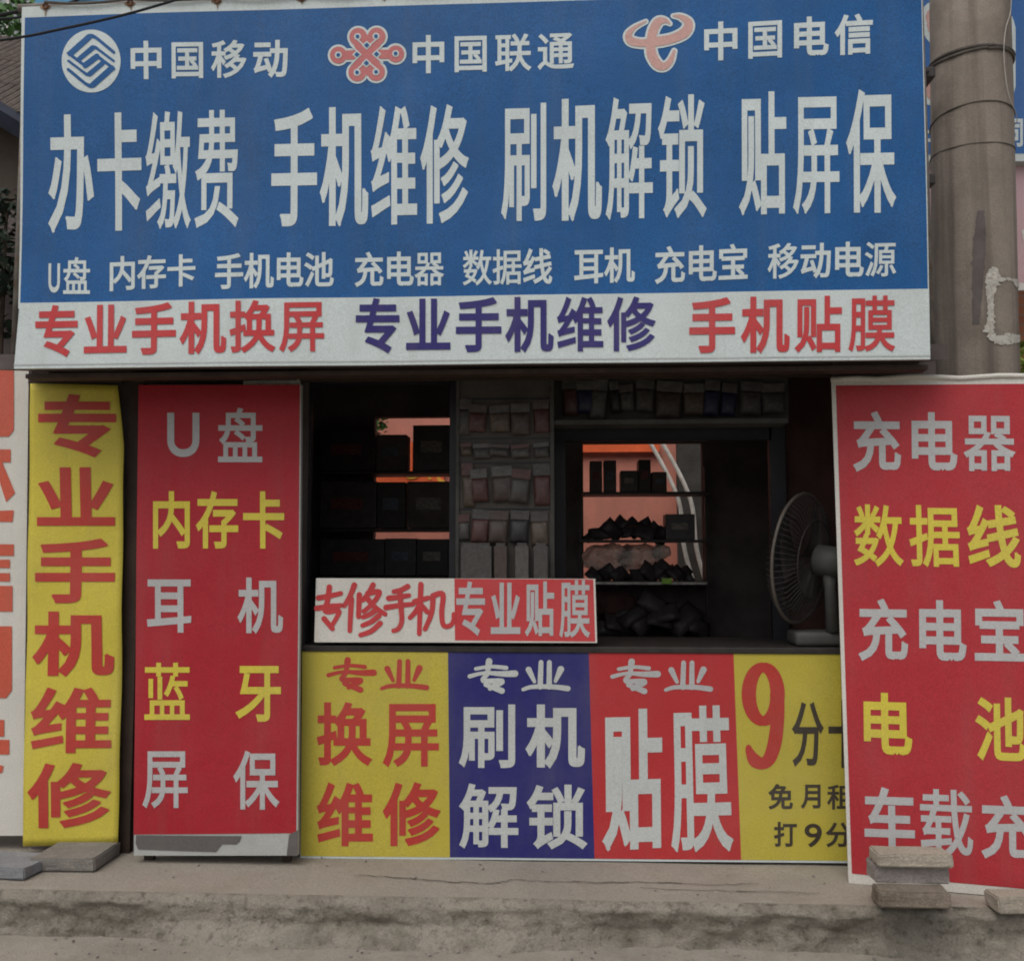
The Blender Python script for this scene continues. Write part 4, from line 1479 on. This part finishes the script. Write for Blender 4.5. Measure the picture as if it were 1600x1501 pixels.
def pole_scrap(path, w, m, name, off=0.0025, seed=0, rag=0.35):
    bm = bmesh.new()
    pts = smooth_path([(x, y, w) if not isinstance(w, list) else (x, y, ww) for (x, y), ww in zip(path, w if isinstance(w, list) else [w] * len(path))], 12)
    prev = None
    for i, (x, y, ww) in enumerate(pts):
        a = pts[min(i + 1, len(pts) - 1)]; b = pts[max(i - 1, 0)]
        d = Vector((a[0] - b[0], a[1] - b[1])).normalized()
        n = Vector((-d.y, d.x))
        hl = ww / 2 * (1 + rag * 2 * noise.noise(Vector((i * 0.55, seed, 0)))); hr = ww / 2 * (1 + rag * 2 * noise.noise(Vector((i * 0.6, seed, 7))))
        row = [bm.verts.new(pole_px(x + n.x * hl * k - n.x * hr * (1 - k), y + n.y * hl * k - n.y * hr * (1 - k), off)) for k in (0, 0.33, 0.66, 1)]
        if prev:
            for q in range(3):
                bm.faces.new([prev[q], prev[q + 1], row[q + 1], row[q]])
        prev = row
    for f in bm.faces:
        f.normal_update()
        if f.normal.y > 0:
            f.normal_flip()
    return obj(name, bm, m, t)


pole_scrap([(1527, 436), (1524, 452), (1520, 480), (1521, 510), (1517, 534)], [8, 22, 11, 10, 16], M['paint_scrap'], 'paper_scrap', seed=1)
pole_scrap([(1517, 536), (1532, 545), (1550, 542), (1566, 540), (1583, 535)], [10, 13, 17, 12, 10], M['paint_scrap'], 'paper_scrap', 0.0032, seed=4)
pole_scrap([(1533, 455), (1553, 452), (1570, 455), (1582, 452)], [7, 4, 12, 9], M['paint_scrap'], 'paper_scrap', 0.0034, seed=6, rag=0.7)
pole_scrap([(1507, 350), (1505, 400), (1503, 450), (1500, 520)], [10, 17, 15, 9], M['stain'], 'tar_stain', 0.0022, seed=9, rag=0.15)
bm = bmesh.new()
tube(bm, [pole_px(x, y, 0.012) for x, y in smooth_path([(1558, -20), (1556, 40), (1545, 75), (1541, 110), (1544, 150), (1552, 180), (1570, 198), (1582, 200)], 8)], 0.0018, 5)
obj('loose_wire', bm, M['pale_wire'], t)
# clamps between the banner frame and the pole
for py, m in ((112, 'black_plastic'), (279, 'black_plastic')):
    bm = bmesh.new()
    boxpx(bm, 1438, py - 8, 1462, py + 8, -0.08, 0.12, 0.006)
    tube(bm, [vplane(-0.06).hit(1450, py), vplane(-0.22).hit(1443, py - 2), vplane(-0.38).hit(1436, py - 3)], 0.008, 6)
    tag(obj('clamp', bm, M[m]), ('upper' if py < 200 else 'lower') + ' black clamp joining the blue banner frame to the concrete pole', 'clamp', 'clamps on the pole')
goods_pile('white rag bundle stuffed between the blue banner and the pole', [(1450, 300, 9, 14), (1452, 350, 8, 22), (1453, 395, 7, 18)], 0.3, 31, 'off_white_tube', 'rags', 'rag_bundle', 0.05)

# ------------------------------------------------------------------ background on the right
SF = vplane(0.95)
t = thing('far_banner', 'blue banner with part of a pink emblem behind the concrete pole', 'banner', SF.hit(1560, 250))
bm = bmesh.new(); sheet(bm, SF, [(1390, -120), (1760, -130), (1760, 252), (1390, 252)], 8, 8, 0, 0.03); obj('sheet', bm, M['banner_white'], t)
bm = bmesh.new(); sheet(bm, SF, [(1390, -120), (1760, -130), (1760, 238), (1390, 243)], 8, 8, 0.0015); obj('blue_field', bm, M['far_blue'], t)


def far_emblem(g):
    P = []
    P += stroke_polys([(1468, 40, 44 + g), (1555, 140, 44 + g)], 1) + stroke_polys([(1556, 42, 44 + g), (1462, 138, 44 + g)], 1)
    P += stroke_polys([(1462, 28, 36 + g), (1512, 8, 40 + g), (1561, 44, 36 + g), (1561, 136, 36 + g), (1512, 150, 40 + g), (1462, 140, 36 + g)], 1)
    return P


bm = bmesh.new(); drawn(bm, SF, far_emblem(15), lambda p: p, 0.003, 0.05); fix_normals(bm, SF); emb = obj('emblem', bm, LW, t)
bm = bmesh.new(); drawn(bm, SF, far_emblem(-3), lambda p: p, 0.0045, 0.05); fix_normals(bm, SF); obj('knot', bm, M['emblem_pale'], emb)
lettering(SF, [("中", (1441, 197, 1471, 235)), ("同", (1568, 186, 1598, 230))], LW, t, 0.028)
SP = vplane(1.0)
t = thing('pink_board', 'faded pink board hanging below the far blue banner', 'board', SP.hit(1600, 455))
bm = bmesh.new(); sheet(bm, SP, [(1400, 250), (1760, 250), (1760, 452), (1400, 456)], 8, 8, 0, 0.03); obj('panel', bm, M['pink_board'], t)
bm = bmesh.new()
for q in ([(1400, 252), (1760, 250), (1760, 258), (1400, 261)], [(1400, 444), (1760, 441), (1760, 452), (1400, 456)]):
    drawn(bm, SP, [q], lambda p: p, 0.002, 0.02)
drawn(bm, SP, [[(1596, 360), (1680, 330), (1680, 440), (1610, 440)]], lambda p: p, 0.003, 0.02)
fix_normals(bm, SP); obj('white_trim', bm, M['sign_white'], t)
bm = bmesh.new(); box(bm, px_x(1475, 1.6), px_x(1475, 1.6) + 3.0, 1.6, 1.8, 0.0, 3.6)
tag(obj('brick_wall', bm, M['brickwork']), 'orange brick wall behind the concrete pole on the right', 'wall')
c = vplane(0.9).hit(1598, 585)
t = thing('shrub', 'small yellow green shrub between the pole and the brick wall', 'shrub', Vector((c.x, c.y, ZP)))
bm = bmesh.new(); leaves(bm, c, (0.16, 0.12, 0.22), 320, 0.035, 12); obj('foliage', bm, mat('yellow_green_leaf', (0.16, 0.20, 0.04), 0.6, 0.5, 14), t)
bm = bmesh.new(); tube(bm, [Vector((c.x, c.y, ZP)), Vector((c.x + 0.02, c.y, c.z - 0.4)), c], [0.014, 0.01, 0.006], 6); obj('stem', bm, M['bark'], t)

# ------------------------------------------------------------------ background on the left
YB = 1.3
t = thing('tiled_house', 'old tiled house behind the left edge of the blue banner', 'house', (vplane(YB).hit(-40, 880).x, YB + 1, 0))
sB = vplane(YB)
xr = sB.hit(85, 200).x
bm = bmesh.new()
box(bm, xr - 3.4, xr - 0.3, YB + 0.25, YB + 3, 0.0, px_z(168, YB, 20))
obj('wall', bm, M['old_plaster'], t)
bm = bmesh.new()
zl, zr_ = sB.hit(0, 170).z, sB.hit(40, 195).z
slope = (zr_ - zl) / (sB.hit(40, 195).x - sB.hit(0, 170).x)
n = 60
for i in range(n):                                        # rows of round tiles running up the roof
    x = xr - 3.6 + i * 0.062
    z_ = zr_ + (x - sB.hit(40, 195).x) * 0.25 * slope
    for k in range(3):
        y0_ = YB + 0.02 + k * 0.42; zz = z_ + 0.06 + k * 0.36
        tube(bm, [Vector((x, y0_, zz)), Vector((x, y0_ + 0.5, zz + 0.43))], [0.034, 0.028], 8)
obj('roof', bm, M['tile'], t)
bm = bmesh.new()
a = sB.hit(0, 178); b = sB.hit(60, 215)
d = (b - a).normalized()
tube(bm, [a - d * 3, a, b + d * 0.3], 0.075, 4)
obj('eaves_beam', bm, M['beam'], t)
c = vplane(YB + 2.4).hit(22, 60)
t = thing('bushy_tree', 'green bushy tree beyond the tiled roof at the top left', 'tree', Vector((c.x - 0.1, c.y, 0)))
bm = bmesh.new(); leaves(bm, c + Vector((-0.05, 0, 0.15)), (0.42, 0.4, 0.32), 900, 0.05, 4); obj('crown', bm, M['leaf'], t)
bm = bmesh.new(); tube(bm, [Vector((c.x - 0.1, c.y, 0)), Vector((c.x - 0.05, c.y, 2.5)), c], [0.08, 0.06, 0.03], 8); obj('trunk', bm, M['bark'], t)
bm = bmesh.new(); box(bm, -9, vplane(6.5).hit(110, 20).x, 6.5, 6.8, 0, vplane(6.5).hit(20, -60).z)
ob = tag(obj('far_building', bm, M['far_wall']), 'pale far building above the tree in the top left corner', 'building')
bm = bmesh.new()
for (x0, x1) in ((9, 13), (-40, -20)):
    boxpx(bm, x0, -20, x1, 70, 6.46, 0.03)
o2_ = obj('downpipe', bm, M['off_white_tube'], ob)
c = vplane(0.9).hit(10, 330)
t = thing('dark_shrub', 'dark leafy shrub below the old plaster wall at the left edge', 'shrub', Vector((c.x, c.y, 0)))
bm = bmesh.new(); leaves(bm, c + Vector((0.0, 0, -0.32)), (0.3, 0.2, 0.5), 1500, 0.04, 6); obj('foliage', bm, M['leaf_dark'], t)
bm = bmesh.new(); tube(bm, [Vector((c.x, c.y, 0)), Vector((c.x, c.y, 1.6)), c], [0.03, 0.02, 0.01], 6); obj('stem', bm, M['bark'], t)
bm = bmesh.new(); box(bm, sB.hit(60, 400).x - 3, sB.hit(60, 400).x, 1.15, 1.2, 0, px_z(330, 1.15, 20))
tag(obj('dark_fence', bm, M['dark_wall']), 'dark boarded fence behind the shrub at the left edge', 'fence')

# overhead cables, top left
for k, (path, r, lb) in enumerate((([(-200, 90), (10, 62), (90, 47), (200, 22), (300, -8), (360, -30)], 0.006, 'thin black cable sagging across the top left corner of the banner'),
                                   ([(-200, 60), (0, 24), (60, 10), (140, -8)], 0.009, 'thick black cable above the thin one at the top left'),
                                   ([(-200, 40), (0, 30), (40, 24), (110, 4), (160, -15)], 0.006, 'second black cable at the top left, crossing the pale building'))):
    bm = bmesh.new()
    sc_ = vplane(-0.62 if k == 0 else -0.25 - 0.03 * k)
    tube(bm, [sc_.hit(x, y) for x, y in smooth_path(path, 8)], r, 6)
    tag(obj('cable', bm, M['cable']), lb, 'cable', 'overhead cables at the top left')
